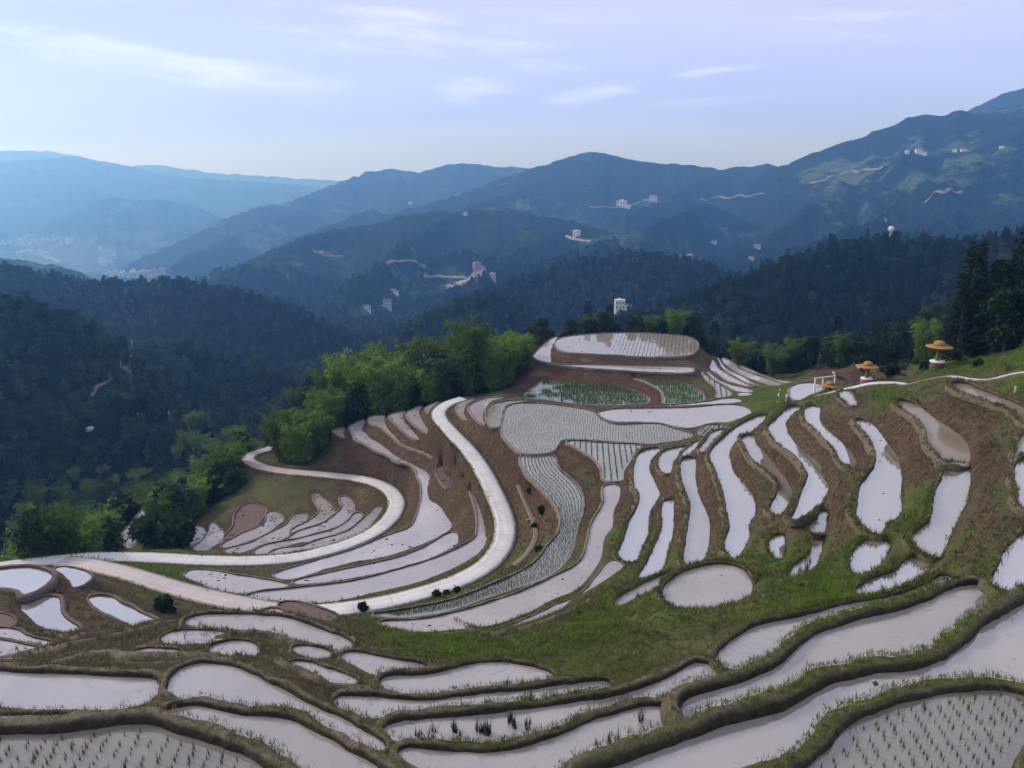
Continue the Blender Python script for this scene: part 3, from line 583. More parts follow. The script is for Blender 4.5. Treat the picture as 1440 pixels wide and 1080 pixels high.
('clear', -28.5, 'pale round-shouldered paddy at the left edge beside the road hairpin', 'left', [(-40,806),(0,801),(25,798),(43,798),(62,803),(72,808),(73,813),(62,822),(49,830),(37,836),(30,833),(22,827),(0,825),(-40,827)]),
('clear', -29.3, 'teardrop paddy with a dark outer wall beside the dusty track', 'left', [(75,798),(93,797),(112,801),(125,806),(129,812),(119,818),(107,823),(100,823),(101,818),(93,810),(85,803)]),
('clear', -28.9, 'boot-shaped white paddy below the round-shouldered one at left', 'left', [(31,846),(42,844),(63,840),(81,839),(84,846),(85,860),(92,870),(106,880),(115,887),(105,888),(83,886),(67,882),(51,877),(39,863),(29,856)]),
('clear', -29.5, 'slanting paddy with a thick left bank, in front of the little conical bush', 'left', [(123,840),(133,838),(153,838),(166,846),(182,854),(199,863),(216,871),(226,875),(216,877),(198,880),(181,875),(164,867),(148,861),(134,853)]),
('dry', -26.2, 'small pinkish mud plot at the left edge under the boot-shaped paddy', 'left', [(-40,862),(0,863),(12,864),(19,869),(21,877),(0,879),(-40,879)]),
('mud', -24.6, 'curved muddy strip at the left edge, upper of a pair', 'left', [(-40,883),(0,884),(20,884),(31,891),(48,898),(70,902),(86,905),(70,907),(50,905),(25,897),(0,894),(-40,892)]),
('mud', -22.3, 'curved muddy strip at the left edge, lower of a pair', 'left', [(-40,900),(0,900),(20,904),(38,908),(56,912),(64,913),(53,917),(33,920),(13,921),(-40,922)]),
('dry', -24.0, 'drained pink strip with a raised rim beside the end of the upper road', 'left', [(388,849),(404,845),(427,849),(453,857),(477,866),(460,868),(427,861),(402,853)]),
('near', -22.8, 'tiny crescent of water left of the drained pink strip', 'left', [(366,858),(385,855),(400,859),(385,862),(370,862)]),
]
# roads: width (m), material key, label-free; points are photo x, y and planning height
ROADS = [
('road', 2.9, 'road', [(652,560.5,-32.2),(632,567,-32.4),(619,577,-32.5),(619,589,-32.6),(638,611,-32.8),(660,634,-33.0),(680,663,-33.1),(697,697,-33.3),(708,725,-33.4),(711,750,-33.5),(702,775,-33.6),(680,798,-33.8),(640,819,-34.0),(580,838,-34.1),(520,851,-34.2),(470,858,-34.3),(430,861,-34.4)]),
('road', 3.0, 'road_pink', [(430,861,-34.4),(380,856,-34.7),(330,847,-35.2),(280,836,-35.8),(230,822,-36.4),(185,808,-37.0),(150,799,-37.6),(118,792,-38.2),(85,789,-38.6)]),
('road', 3.1, 'road', [(-60,806,-38.2),(0,797,-38.4),(45,791,-38.6),(85,787,-38.8),(130,784,-39.1),(200,784,-39.5),(280,788,-39.8),(350,789,-40.2),(410,785,-40.6),(450,777,-40.9),(490,765,-41.2),(525,749,-41.5),(550,728,-41.8),(558,708,-42.1),(550,691,-42.3),(528,679,-42.5),(500,672,-42.8)]),
('road', 3.0, 'road_pink', [(500,672,-42.8),(450,667,-43.2),(405,663,-43.6),(370,657,-44.0),(350,648,-44.3),(353,640,-44.5),(370,634,-44.7),(385,629,-45)]),
('path', 1.5, 'path', [(1150,556,-21.18),(1172,551,-20.38),(1200,545,-19.68),(1225,539.5,-19.08),(1262,538.5,-18.68),(1278,541,-18.08),(1309,533,-16.98),(1336,529,-16.28),(1356,532,-15.88),(1387,534,-15.28),(1424,526,-14.48),(1452,522,-13.98),(1500,516,-13.38)]),
('trail', 0.7, 'dirt', [(729,682,-31.4),(733,692,-31.6),(739,706,-31.9),(746,722,-32.1),(751,736,-32.2),(754,752,-32.2),(748,768,-32.2),(738,782,-32.2),(722,796,-32.3)]),
]
# extra ground heights: photo x, horizontal range (planning units), height
CTRL = [(450,150,-44.5),(600,150,-40.5),(700,150,-38.5),(430,178,-49),(520,183,-46),(600,183,-44),(680,178,-43),(520,160,-42.5),(490,158,-42.5),(550,160,-42),(742,138,-35),(560,131,-41),(640,130,-38),(480,132,-43),(850,178,-41),(960,165,-38),(1050,150,-37),
(1150,142,-31.5),(1250,138,-30),(1300,118,-27),(1350,100,-20),(1440,95,-16),(1440,74,-13.0),(1400,70,-13.8),(1340,76,-16.3),(1500,80,-12),(1230,100,-27),
(1200,118,-27.8),(1165,114,-28.6),(1250,115,-27.0),(1200,128,-28.0),(1155,126,-29.5),(1245,126,-27.8),(0,100,-50),(100,105,-51),(200,115,-53),(0,118,-56),(100,124,-58),(200,132,-58),(100,150,-76),(300,138,-57),(300,160,-69),(0,150,-79),(400,150,-59),(420,128,-46.5),
(-100,100,-51),(1290,84,-20),(1290,95,-22.5)]
CTRLP = [(1317,516,-17.0),(1335,517,-16.7),(1292,523,-17.8),(1350,504,-16.2),(1218,537,-19.6),(1240,531,-19.2),(1265,528,-18.8),(1200,541,-20.2),(1166,548,-21.6),(700,894,-21.6),(640,903,-21.2),(780,874,-22.0),(835,850,-22.2),(865,828,-22.8),(590,902,-21.5),(840,890,-19.2),(760,905,-18.9),(900,865,-19.6),(640,910,-18.8),(550,905,-19.0),(960,870,-18.6),(900,930,-17.2),(1060,850,-18.9),(1120,830,-18.2),(1080,820,-20.0),
(230,812,-35.2),(250,815,-35.4),(210,803,-36.0),(1400,690,-14.2),(1400,750,-14.2),(1385,620,-14.2),(1380,780,-14.6),
(1090,560,-25.5),(1075,570,-26.6),(60,932,-18.0),(150,935,-17.6),(20,935,-18.3),(450,960,-16.4),(330,925,-17.0),(400,950,-16.2),(980,965,-14.9),(430,895,-20.5),(180,890,-21.5),(120,900,-20.8),
(1300,545,-17.0),(1250,552,-18.2),(1220,560,-18.6),(1400,548,-15.3),(1440,552,-14.9),(1350,545,-15.7),(1375,546,-15.6),(1420,550,-15.0)]
VEG = [(500,805,.0,.2),(580,785,.0,.2),(420,818,.0,.2),(350,842,.0,.3),(640,770,.05,.2),(400,765,.05,.4),(330,760,.05,.5),(470,745,.1,.4),(600,690,.1,.4),(450,880,.2,.4),(50,880,.05,.6),(150,880,.05,.5),(90,830,.1,.4),(220,885,.12,.3),(30,910,.05,.5),(840,890,.72,.1),(900,905,.5,.1),(780,905,.62,.1),(700,895,.8,.1),(640,900,.9,0),(560,880,.75,.1),(230,805,1,0),(1080,560,1,0),(1400,470,1.15,.1),(1340,500,1.1,0),(1440,500,1.1,0),(1250,555,.75,.2),(1330,590,.08,.4),(1400,640,.15,.3),(1400,720,.3,.2),
(1290,640,.12,.4),(1290,730,.75,.1),(1200,680,.4,.2),(1170,790,.65,.1),(1060,690,.33,.2),(1160,600,.05,.4),(1110,640,.08,.4),(1000,650,.28,.2),(980,720,.36,.1),(900,680,.22,.5),(860,760,.6,.1),
(810,660,.12,.9),(690,640,.12,.8),(760,720,.6,.4),(720,780,.6,.2),(650,700,.35,.3),(640,650,.35,.3),(560,610,.25,.5),(500,650,.2,.9),(400,690,.38,.3),(340,720,.2,.6),(880,510,.0,1),(800,520,.05,1),
(930,550,.05,.95),(1200,512,.0,.8),(1160,512,.0,.9),(1235,508,.0,.8),(1150,560,.6,0),(1050,820,.6,.2),(1200,860,.75,0),(1150,830,.8,0),(1300,890,.75,0),(1100,1000,.75,0),(1000,1000,.55,.1),(960,970,.25,.6),(780,960,.55,.1),(600,960,.2,.2),
(450,950,.18,.1),(300,900,.32,.1),(100,930,.14,.1),(100,1000,.14,.1),(300,1020,.18,.1),(350,1040,.65,0),(500,1070,.2,.1),(700,1050,.65,0),(500,1000,.45,0),(160,850,.12,.2),(60,850,.12,.3),(330,870,.2,.2),
(0,780,.9,0),(230,740,.7,0),(1440,820,.5,.2),(1040,930,.5,0),(300,690,.6,0),(1270,600,.08,.5),(1220,620,.12,.4),(600,640,.3,.3),(820,700,.3,.6),(660,870,.4,.2),(1360,560,.3,.4)]
# far ridges: crest points photo x, y, range (m); slopes front/back; spur noise
RIDGES = [
(0.50,0.5,16,[(-300,412,430),(0,430,430),(60,441,430),(110,457,425),(160,483,420),(190,505,410),(230,550,380),(270,605,330)]),
(0.45,0.5,12,[(170,512,520),(200,489,520),(250,487,520),(300,498,520),(350,516,500),(420,550,470),(480,590,430)]),
(0.42,0.4,22,[(-300,365,900),(0,377,900),(60,388,900),(120,401,880),(180,401,850),(240,397,820),(300,406,800),(360,418,790),(420,440,780),(480,469,770),(530,493,760),(580,533,740)]),
(0.34,0.3,30,[(-300,350,1800),(0,361,1800),(60,369,1700),(110,380,1700),(145,398,1700),(180,420,1700)]),
(0.30,0.3,70,[(-300,350,5600),(0,345,5600),(60,318,5600),(110,292,5600),(155,275,5600),(185,279,5600),(230,280,5600),(270,288,5600),(310,305,5000),(340,330,4800)]),
(0.22,0.2,90,[(-300,228,8000),(0,228,8000),(60,223,8000),(110,219,8000),(150,228,8000),(200,238,8000),(250,247,7600),(330,253,7600),(400,257,7600),(480,266,7600),(560,280,7600)]),
(0.2,0.2,50,[(-300,212,10200),(0,211,10200),(70,211,10200),(110,218,10200),(150,230,10200),(200,243,10200)]),
(0.2,0.2,40,[(160,240,9600),(200,230,9600),(250,236,9600),(300,244,9600),(400,250,9600),(500,255,9600),(600,262,9600)]),
(0.36,0.35,160,[(160,380,3300),(200,360,3400),(260,335,3500),(300,313,3600),(330,302,3700),(362,290,3800),(400,285,4000),(450,264,4300),(490,250,4400),(520,239,4500),(545,234,4500),(565,236,4500),(590,239,4500),(620,230,4500),(650,227,4500),(700,231,4500),(740,234,4500),(800,260,4500)]),
(0.36,0.35,150,[(420,330,2600),(480,312,2700),(560,296,2800),(600,285,2900),(650,270,3000),(700,252,3100),(740,238,3100),(770,230,3100),(800,218,3100),(820,214,3100),(850,214,3100),(880,222,3100),(900,226,3100),(950,230,3100),(975,232,3100),(1000,236,3100),(1015,237,3100),(1035,231,3100),(1060,232,3100),(1080,229,3100),(1110,240,3100),(1160,262,3100)]),
(0.33,0.35,150,[(1040,262,2700),(1095,233,2700),(1130,218,2700),(1170,203,2700),(1220,186,2700),(1260,172,2700),(1275,164,2700),(1300,159,2700),(1330,158,2700),(1350,153,2700),(1370,155,2700),(1400,150,2700),(1440,145,2700),(1740,110,2700)]),
(0.4,0.35,60,[(1330,175,3900),(1365,153,3900),(1400,136,3900),(1440,121,3900),(1520,100,3900),(1740,95,3900)]),
(0.40,0.25,85,[(280,400,1500),(320,378,1550),(360,360,1600),(420,335,1700),(470,322,1800),(520,315,1850),(580,300,1900),(640,293,1900),(700,291,1900),(760,300,1850),(800,310,1800),(860,325,1700),(920,340,1650),(980,360,1600)]),
(0.38,0.3,50,[(1000,372,1500),(1060,345,1650),(1110,310,1800),(1150,275,1950),(1185,252,2050),(1215,262,2050),(1260,300,1900),(1300,335,1700)]),
(0.45,0.4,22,[(575,460,800),(620,436,850),(660,419,880),(700,404,900),(740,392,920),(780,378,930),(820,366,930),(860,359,930),(900,360,930),(940,364,920),(980,374,900),(1020,389,880),(1060,404,850)]),
(0.42,0.4,10,[(560,475,650),(600,450,660),(640,430,670),(680,420,680),(710,422,680),(730,435,670),(760,460,650)]),
(0.40,0.4,18,[(880,455,500),(920,445,520),(960,430,530),(1010,411,540),(1060,394,550),(1110,374,560),(1150,358,570),(1200,346,580),(1250,339,590),(1290,344,590),(1330,346,590),(1380,342,580),(1440,331,570),(1740,300,560)]),
(0.42, 0.42, 40, [(490,404,1250),(540,368,1400),(590,328,1650),(640,296,1900)]),
(0.42, 0.42, 40, [(670,396,1250),(720,362,1450),(770,328,1700),(805,308,1850)]),
(0.40, 0.42, 45, [(750,378,1300),(820,352,1450),(885,330,1600),(945,302,1900),(1000,284,2300)]),
(0.40, 0.42, 50, [(1170,336,1400),(1235,304,1700),(1285,264,2100),(1330,228,2500)]),
(0.40, 0.42, 50, [(1290,326,1500),(1355,294,1800),(1420,256,2200),(1520,215,2600)]),
(0.40, 0.42, 60, [(320,388,1900),(385,352,2200),(450,320,2600),(525,292,2950)]),
(0.40, 0.42, 70, [(225,378,2600),(290,347,2900),(350,320,3300),(425,292,3800)]),
(0.40, 0.42, 60, [(560,318,2300),(640,292,2500),(720,268,2800),(800,236,3050)]),
(0.40, 0.42, 60, [(880,300,2300),(940,276,2600),(985,252,2900),(1010,240,3050)]),
]

# ------------------------------------------------------------------ terrain: a fan-shaped sheet whose cells grow with distance
NT = 740
TH0, TH1 = -math.radians(46), math.radians(46)
th = np.linspace(TH0, TH1, NT)
RN0, RN1 = 9.0 * S, 200.0 * S
NR = 680
rn = np.exp(np.linspace(math.log(RN0), math.log(RN1), NR))
RF1 = 11000.0
NF = 330
rf = np.exp(np.linspace(math.log(RN1), math.log(RF1), NF))

def far_height(R, T, detail=True):
    """height of hills and valley floor at range R (m) and azimuth T"""
    X = R * np.sin(T); Y = R * np.cos(T)
    px = 720 + FPX * np.tan(T) / CP * 1.0
    f0 = np.interp(px, [-300, 0, 300, 500, 750, 1000, 1250, 1350, 1440, 1740], [-128, -122, -108, -96, -74, -68, -60, -42, -30, -20])
    lr = np.log(R)
    base = np.zeros_like(R)
    kn = np.log([RN1, 420, 700, 1200, 2000, 3300, 15000]); kz = [0, -128, -165, -205, -320, -430, -440]
    z1 = np.interp(lr, kn[1:], kz[1:])
    w = smooth(kn[0], kn[1], lr)
    base = f0 * (1 - w) + z1 * w
    near = smooth(RN1, RN1 * 1.5, R)
    if detail: base = base + near * 10 * fbm(X / 260, Y / 260, 4, 2) * np.clip(R / 1500, 0.3, 1.5)
    z = base
    for k, (sf, sb, amp, P) in enumerate(RIDGES):
        P = np.array(P, float)
        dx, dy, dz = pix_dir(P[:, 0], P[:, 1])
        pt = np.arctan2(dx, dy); hr = P[:, 2]; hz = dz / np.hypot(dx, dy) * hr
        o = np.argsort(pt); pt, hr, hz = pt[o], hr[o], hz[o]
        n = 9
        q = np.linspace(pt[0], pt[-1], n * len(pt))
        sm = lambda v: np.interp(q, pt, v)
        rk = np.interp(T, q, sm(hr)); hk = np.interp(T, q, sm(hz))
        out = np.maximum(pt[0] - T, 0) + np.maximum(T - pt[-1], 0)
        hk = hk - out * rk * 0.45
        if detail:
            hk = hk + rk * 0.0022 * fbm(T * 90, T * 0 + k * 3.1, 4, 5 + k % 5)
        d = R - rk
        warp = 0.25 * fbm(X / (amp * 9), Y / (amp * 9), 2, 9 + k % 4)
        sfv = sf * (1 + 0.25 * fbm(X / (rk * 0.25), Y / (rk * 0.25), 2, k % 7))
        front = np.where(d < 0, -d * sfv, 0); back = np.where(d > 0, d * sb, 0)
        zz = hk - front - back
        if detail:
            fade = np.clip(np.abs(d) / (amp * 4.0), 0, 1)
            sp = ridged(X / (amp * 4.2) + warp * 3, Y / (amp * 6.5) + warp * 3, 4, k % 8)
            zz = zz + fade * amp * (sp - 0.55) * 1.15
            zz = zz + np.clip(np.abs(d) / amp, 0.05, 1) * amp * 0.10 * fbm(X / (amp * 0.7), Y / (amp * 0.7), 3, 4)
        z = np.maximum(z, zz)
    return z

Tn, Rn = np.meshgrid(th, rn); Xn = Rn * np.sin(Tn); Yn = Rn * np.cos(Tn)
fix = np.zeros((NR, NT), bool); Zf = np.zeros((NR, NT))
near_e = np.full((NR, NT), 99.0)          # distance to the nearest paddy or road edge (m)
POLY = []
def window(Q, pad):
    r = np.hypot(Q[:, 0], Q[:, 1]); t = np.arctan2(Q[:, 0], Q[:, 1])
    i0 = np.searchsorted(rn, r.min() - pad); i1 = np.searchsorted(rn, r.max() + pad)
    dt = pad / r.min(); j0 = np.searchsorted(th, t.min() - dt); j1 = np.searchsorted(th, t.max() + dt)
    return slice(max(i0 - 1, 0), min(i1 + 1, NR)), slice(max(j0 - 1, 0), min(j1 + 1, NT))
def set_ctrl(x, y, z):
    r = math.hypot(x, y); t = math.atan2(x, y)
    if not (rn[0] < r < rn[-1] and th[0] < t < th[-1]): return
    i = np.searchsorted(rn, r); j = np.searchsorted(th, t)
    m = ~fix[i-2:i+3, j-2:j+3]
    Zf[i-2:i+3, j-2:j+3][m] = z; fix[i-2:i+3, j-2:j+3] = True
for (px, r, z) in CTRL:
    t = float(theta_of_px(px, 540)); set_ctrl(r * S * math.sin(t), r * S * math.cos(t), z * S)
for (u, v, z) in CTRLP:
    x, y = unproject(u, v, z * S); set_ctrl(float(x), float(y), z * S)
ROADW = []
for (nm, w, mk, P) in ROADS:
    C = catmull(P, 8, False); z = C[:, 2] * S; x, y = unproject(C[:, 0], C[:, 1], z)
    W = resample(np.stack([x, y, z], 1), 0.9, False); ROADW.append((nm, w, mk, W))
    sl = window(W, w + 2); sx, sy = Xn[sl], Yn[sl]
    d, t = seg_dist(sx, sy, W[:, :2], False, True)
    zz = np.interp(t, np.arange(len(W)), W[:, 2])
    m = d < w / 2 + (0.35 if nm != 'trail' else 0.1)
    A = Zf[sl]; A[m] = zz[m] - 0.05; B = fix[sl]; B[m] = True
    E = near_e[sl]; np.minimum(E, np.maximum(d - w / 2, 0), out=E)
for (kind, z, label, grp, P) in PADDIES:
    C = catmull(P, 6); Q = np.stack(unproject(C[:, 0], C[:, 1], z * S), 1)
    # the far side shows its waterline, the near side the crest of its rim
    sg = 1.0 if area2(Q) > 0 else -1.0
    tt = np.roll(Q, -1, 0) - np.roll(Q, 1, 0); tt /= np.hypot(*tt.T)[:, None] + 1e-9; nn = np.stack([tt[:, 1], -tt[:, 0]], 1) * sg
    nf = np.clip(-(nn * Q).sum(1) / np.hypot(*Q.T), 0, 1)
    rim = {'near': 0.36, 'mid': 0.22, 'road': 0.20, 'loop': 0.20, 'left': 0.3}[grp]
    Q = np.stack(unproject(C[:, 0], C[:, 1], z * S + rim * nf), 1)
    Q = resample(Q, 0.45)
    if grp in ('loop', 'near'):
        nn = np.roll(Q, -1, 0) - np.roll(Q, 1, 0); nn /= np.hypot(*nn.T)[:, None] + 1e-9; Q = Q + np.stack([nn[:, 1], -nn[:, 0]], 1) * sg * (0.35 if grp == 'loop' else 0.10)
    for _ in range(2): Q = 0.25 * np.roll(Q, 1, 0) + 0.5 * Q + 0.25 * np.roll(Q, -1, 0)
    if area2(Q) < 0: Q = Q[::-1]
    POLY.append(Q)
    sl = window(Q, 2.5); sx, sy = Xn[sl], Yn[sl]
    ins = inside(sx, sy, Q); d = seg_dist(sx, sy, Q[::2] if len(Q) > 60 else Q)
    A = Zf[sl]; A[ins] = z * S - np.minimum(0.16, 0.05 + 0.2 * d[ins]); B = fix[sl]; B[ins] = True
    E = near_e[sl]; np.minimum(E, np.where(ins, 0, d), out=E)
# borders: hills outside, the slope under the viewpoint inside
Zf[-1] = far_height(Rn[-1], Tn[-1], True); fix[-1] = True
Zf[0] = -11.6 * S; fix[0] = True
def solve(F, Z0, its):
    """harmonic fill of the free cells, coarse to fine"""
    h, w = F.shape
    if min(h, w) > 14:
        H, W = (h + 1) // 2, (w + 1) // 2
        pad = np.zeros((2 * H, 2 * W), bool); pad[:h, :w] = F
        zp = np.zeros((2 * H, 2 * W)); zp[:h, :w] = np.where(F, Z0, 0)
        c = pad.reshape(H, 2, W, 2).sum((1, 3)); zc = zp.reshape(H, 2, W, 2).sum((1, 3)) / np.maximum(c, 1)
        Zc = solve(c > 0, zc, its)
        Z = np.repeat(np.repeat(Zc, 2, 0), 2, 1)[:h, :w]
    else:
        Z = np.full((h, w), Z0[F].mean()); its = 400
    Z = np.where(F, Z0, Z)
    for k in range(its):
        Pd = np.pad(Z, 1, mode='edge')
        Z = np.where(F, Z0, 0.25 * (Pd[:-2, 1:-1] + Pd[2:, 1:-1] + Pd[1:-1, :-2] + Pd[1:-1, 2:]))
    return Z
Zn = solve(fix, Zf, 70)
# clods, tussocks and slumps on the free ground
free = smooth(0.25, 2.2, near_e)
rough = 0.30 * fbm(Xn / 2.4, Yn / 2.4, 4, 1) + 0.20 * fbm(Xn / 0.75, Yn / 0.75, 3, 6) * np.clip(1.6 - Rn / 120, 0.25, 1)
big = 0.5 * fbm(Xn / 14, Yn / 14, 3, 3) * smooth(1.5, 7, near_e) * smooth(95, 130, Rn)
grow = smooth(150, 250, Rn) * smooth(2, 12, near_e)
Zn = Zn + free * (rough + big) + grow * 4 * fbm(Xn / 40, Yn / 40, 3, 8) * (1 - smooth(230, 259, Rn))
def bil(grid, rr, tt, R, T):
    fi = np.clip((np.log(np.maximum(R, rr[0])) - math.log(rr[0])) / (math.log(rr[-1]) - math.log(rr[0])) * (len(rr) - 1), 0, len(rr) - 1.001)
    fj = np.clip((T - tt[0]) / (tt[-1] - tt[0]) * (len(tt) - 1), 0, len(tt) - 1.001)
    i = fi.astype(int); j = fj.astype(int); a = fi - i; b = fj - j
    return (grid[i, j] * (1 - a) + grid[i + 1, j] * a) * (1 - b) + (grid[i, j + 1] * (1 - a) + grid[i + 1, j + 1] * a) * b
Tf, Rf = np.meshgrid(th, rf)
Zh = far_height(Rf, Tf)
Zh[0] = Zn[-1]
def zground(x, y):
    x = np.asarray(x, float); y = np.asarray(y, float)
    R = np.hypot(x, y); T = np.arctan2(x, y)
    return np.where(R < RN1, bil(Zn, rn, th, np.minimum(R, RN1), T), bil(Zh, rf, th, np.maximum(R, RN1), T))
def edge_at(x, y):
    R = np.hypot(x, y); T = np.arctan2(x, y)
    return np.where(R < RN1, bil(near_e, rn, th, np.minimum(R, RN1), T), 99)
def hit(u, v, r0=12.0):
    """first ground point seen at photo pixel u, v"""
    dx, dy, dz = pix_dir(u, v); h = math.hypot(dx, dy)
    R = np.exp(np.linspace(math.log(r0), math.log(RF1 * 0.98), 6000))
    x = R * dx / h; y = R * dy / h; z = R * dz / h
    g = zground(x, y); k = np.argmax(g >= z)
    if not (g >= z).any(): k = len(R) - 1
    return np.array([x[k], y[k], g[k]]), R[k]
def veg_at(X, Y, Z):
    u, v = project(X, Y, Z)
    w = 0; a = 0; b = 0
    for (cx, cy, g, r) in VEG:
        q = 1.0 / (((u - cx) ** 2 + ((v - cy) * 1.5) ** 2) + 250.0) ** 1.6
        w = w + q; a = a + q * g; b = b + q * r
    return a / w, b / w

def grid_faces(nr, nt, off=0):
    i, j = np.meshgrid(np.arange(nr - 1), np.arange(nt - 1), indexing='ij')
    a = i * nt + j + off
    return np.stack([a, a + nt, a + nt + 1, a + 1], -1).reshape(-1, 4)
# near ground, closed under the viewpoint and behind it by a coarse hillside
V = np.stack([Xn, Yn, Zn], -1).reshape(-1, 3)
F = grid_faces(NR, NT)[:, ::-1]
nb = 60
tb = np.linspace(TH1, TH0 + 2 * math.pi, nb); rb = np.array([RN0, 30, 70, 150, RN1])
Tb, Rb = np.meshgrid(tb, rb)
wb = np.clip(np.minimum(tb - TH1, TH0 + 2 * math.pi - tb) / 0.5, 0, 1)
zr = np.stack([np.interp(rb, rn, Zn[:, -1]), np.interp(rb, rn, Zn[:, 0])])
half = (tb < math.pi)
side = np.where(half[None, :], zr[0][:, None], zr[1][:, None])
back = -11.6 * S + 0.10 * (Rb - RN0)
Zb = side * (1 - wb) + back * wb
o1 = len(V); V = np.vstack([V, np.stack([Rb * np.sin(Tb), Rb * np.cos(Tb), Zb], -1).reshape(-1, 3), [[0, 0, -11.6 * S]]])
Fb = grid_faces(5, nb, o1)[:, ::-1]
c = len(V) - 1
ring = np.r_[np.arange(NT), o1 + np.arange(nb), 0]
Ft = np.array([[c, ring[k + 1], ring[k]] for k in range(len(ring) - 1)])
me = mesh_np('ground', V, [F, Fb, Ft], M['ground'], True)
vg, rd = veg_at(V[:, 0], V[:, 1], V[:, 2])
attr(me, 'veg', vg); attr(me, 'red', rd)
Rv_ = np.hypot(V[:, 0], V[:, 1])
wet = np.zeros(len(V)); wet[:NR * NT] = ((1 - smooth(0.3, 1.4, near_e)) * smooth(62, 85, Rn)).ravel(); attr(me, 'wet', wet)
ground = obj('ground', me); tag(ground, 'brown and green terraced hillside under the paddies', None, None, 'structure')

# hills beyond
V = np.stack([Rf * np.sin(Tf), Rf * np.cos(Tf), Zh], -1).reshape(-1, 3)
clear = np.zeros(len(V))
u_, v_ = project(V[:, 0], V[:, 1], V[:, 2]); Rv = Rf.ravel()
for (cx, cy, sx, sy, r0, r1, a) in [(570, 410, 60, 22, 700, 2500, .45), (650, 390, 50, 22, 900, 2500, .5), (530, 440, 40, 10, 700, 2500, .5), (1330, 250, 130, 50, 1200, 3600, .17), (1380, 215, 90, 14, 1200, 3600, .28),
        (1200, 255, 70, 22, 1000, 3600, .3), (860, 340, 70, 14, 1000, 3000, .3), (740, 325, 30, 12, 1000, 3000, .3), (460, 352, 60, 14, 1000, 3000, .3), (100, 355, 110, 22, 2500, 8000, .6),
        (900, 285, 60, 10, 1500, 3600, .3), (1050, 345, 70, 22, 1000, 2600, .2), (240, 505, 60, 40, 300, 700, .28), (170, 520, 30, 50, 250, 600, .3), (60, 425, 70, 8, 300, 600, .1)]:
    clear += a * np.exp(-((u_ - cx) / sx) ** 2 - ((v_ - cy) / sy) ** 2) * ((Rv > r0) & (Rv < r1))
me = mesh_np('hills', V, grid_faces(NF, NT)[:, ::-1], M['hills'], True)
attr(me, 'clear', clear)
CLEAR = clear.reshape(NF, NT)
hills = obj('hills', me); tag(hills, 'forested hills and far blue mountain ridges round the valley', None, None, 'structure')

# ------------------------------------------------------------------ paddies: water sheet with its earth rim as a part
GRASSPTS = []          # x, y, z, size, greenness
NCOL = {'near': ('bund', 0.36, 0.55), 'mid': ('bund_far', 0.22, 0.28), 'road': ('bund_far', 0.22, 0.30), 'loop': ('bund_far', 0.22, 0.28), 'left': ('bund_red', 0.36, 0.75)}
GROUPS = {'near': 'flooded rice paddies on the terraces', 'mid': 'flooded rice paddies on the terraces', 'road': 'flooded rice paddies on the terraces', 'loop': 'flooded rice paddies on the terraces', 'left': 'flooded rice paddies on the terraces'}
def offset_poly(Q, d):
    t = np.roll(Q, -1, 0) - np.roll(Q, 1, 0); t /= np.hypot(*t.T)[:, None] + 1e-9
    n = np.stack([t[:, 1], -t[:, 0]], 1)      # outward of a counter-clockwise loop
    return Q + n * (d[:, None] if hasattr(d, '__len__') else d), n
def csmooth(v, k):
    for _ in range(k): v = 0.25 * np.roll(v, 1) + 0.5 * v + 0.25 * np.roll(v, -1)
    return v
import mathutils.geometry as mg
def tri_poly(P):
    tr = mg.tessellate_polygon([[Vector((p[0], p[1], 0)) for p in P]])
    return np.array(tr)
PADOBJ = []
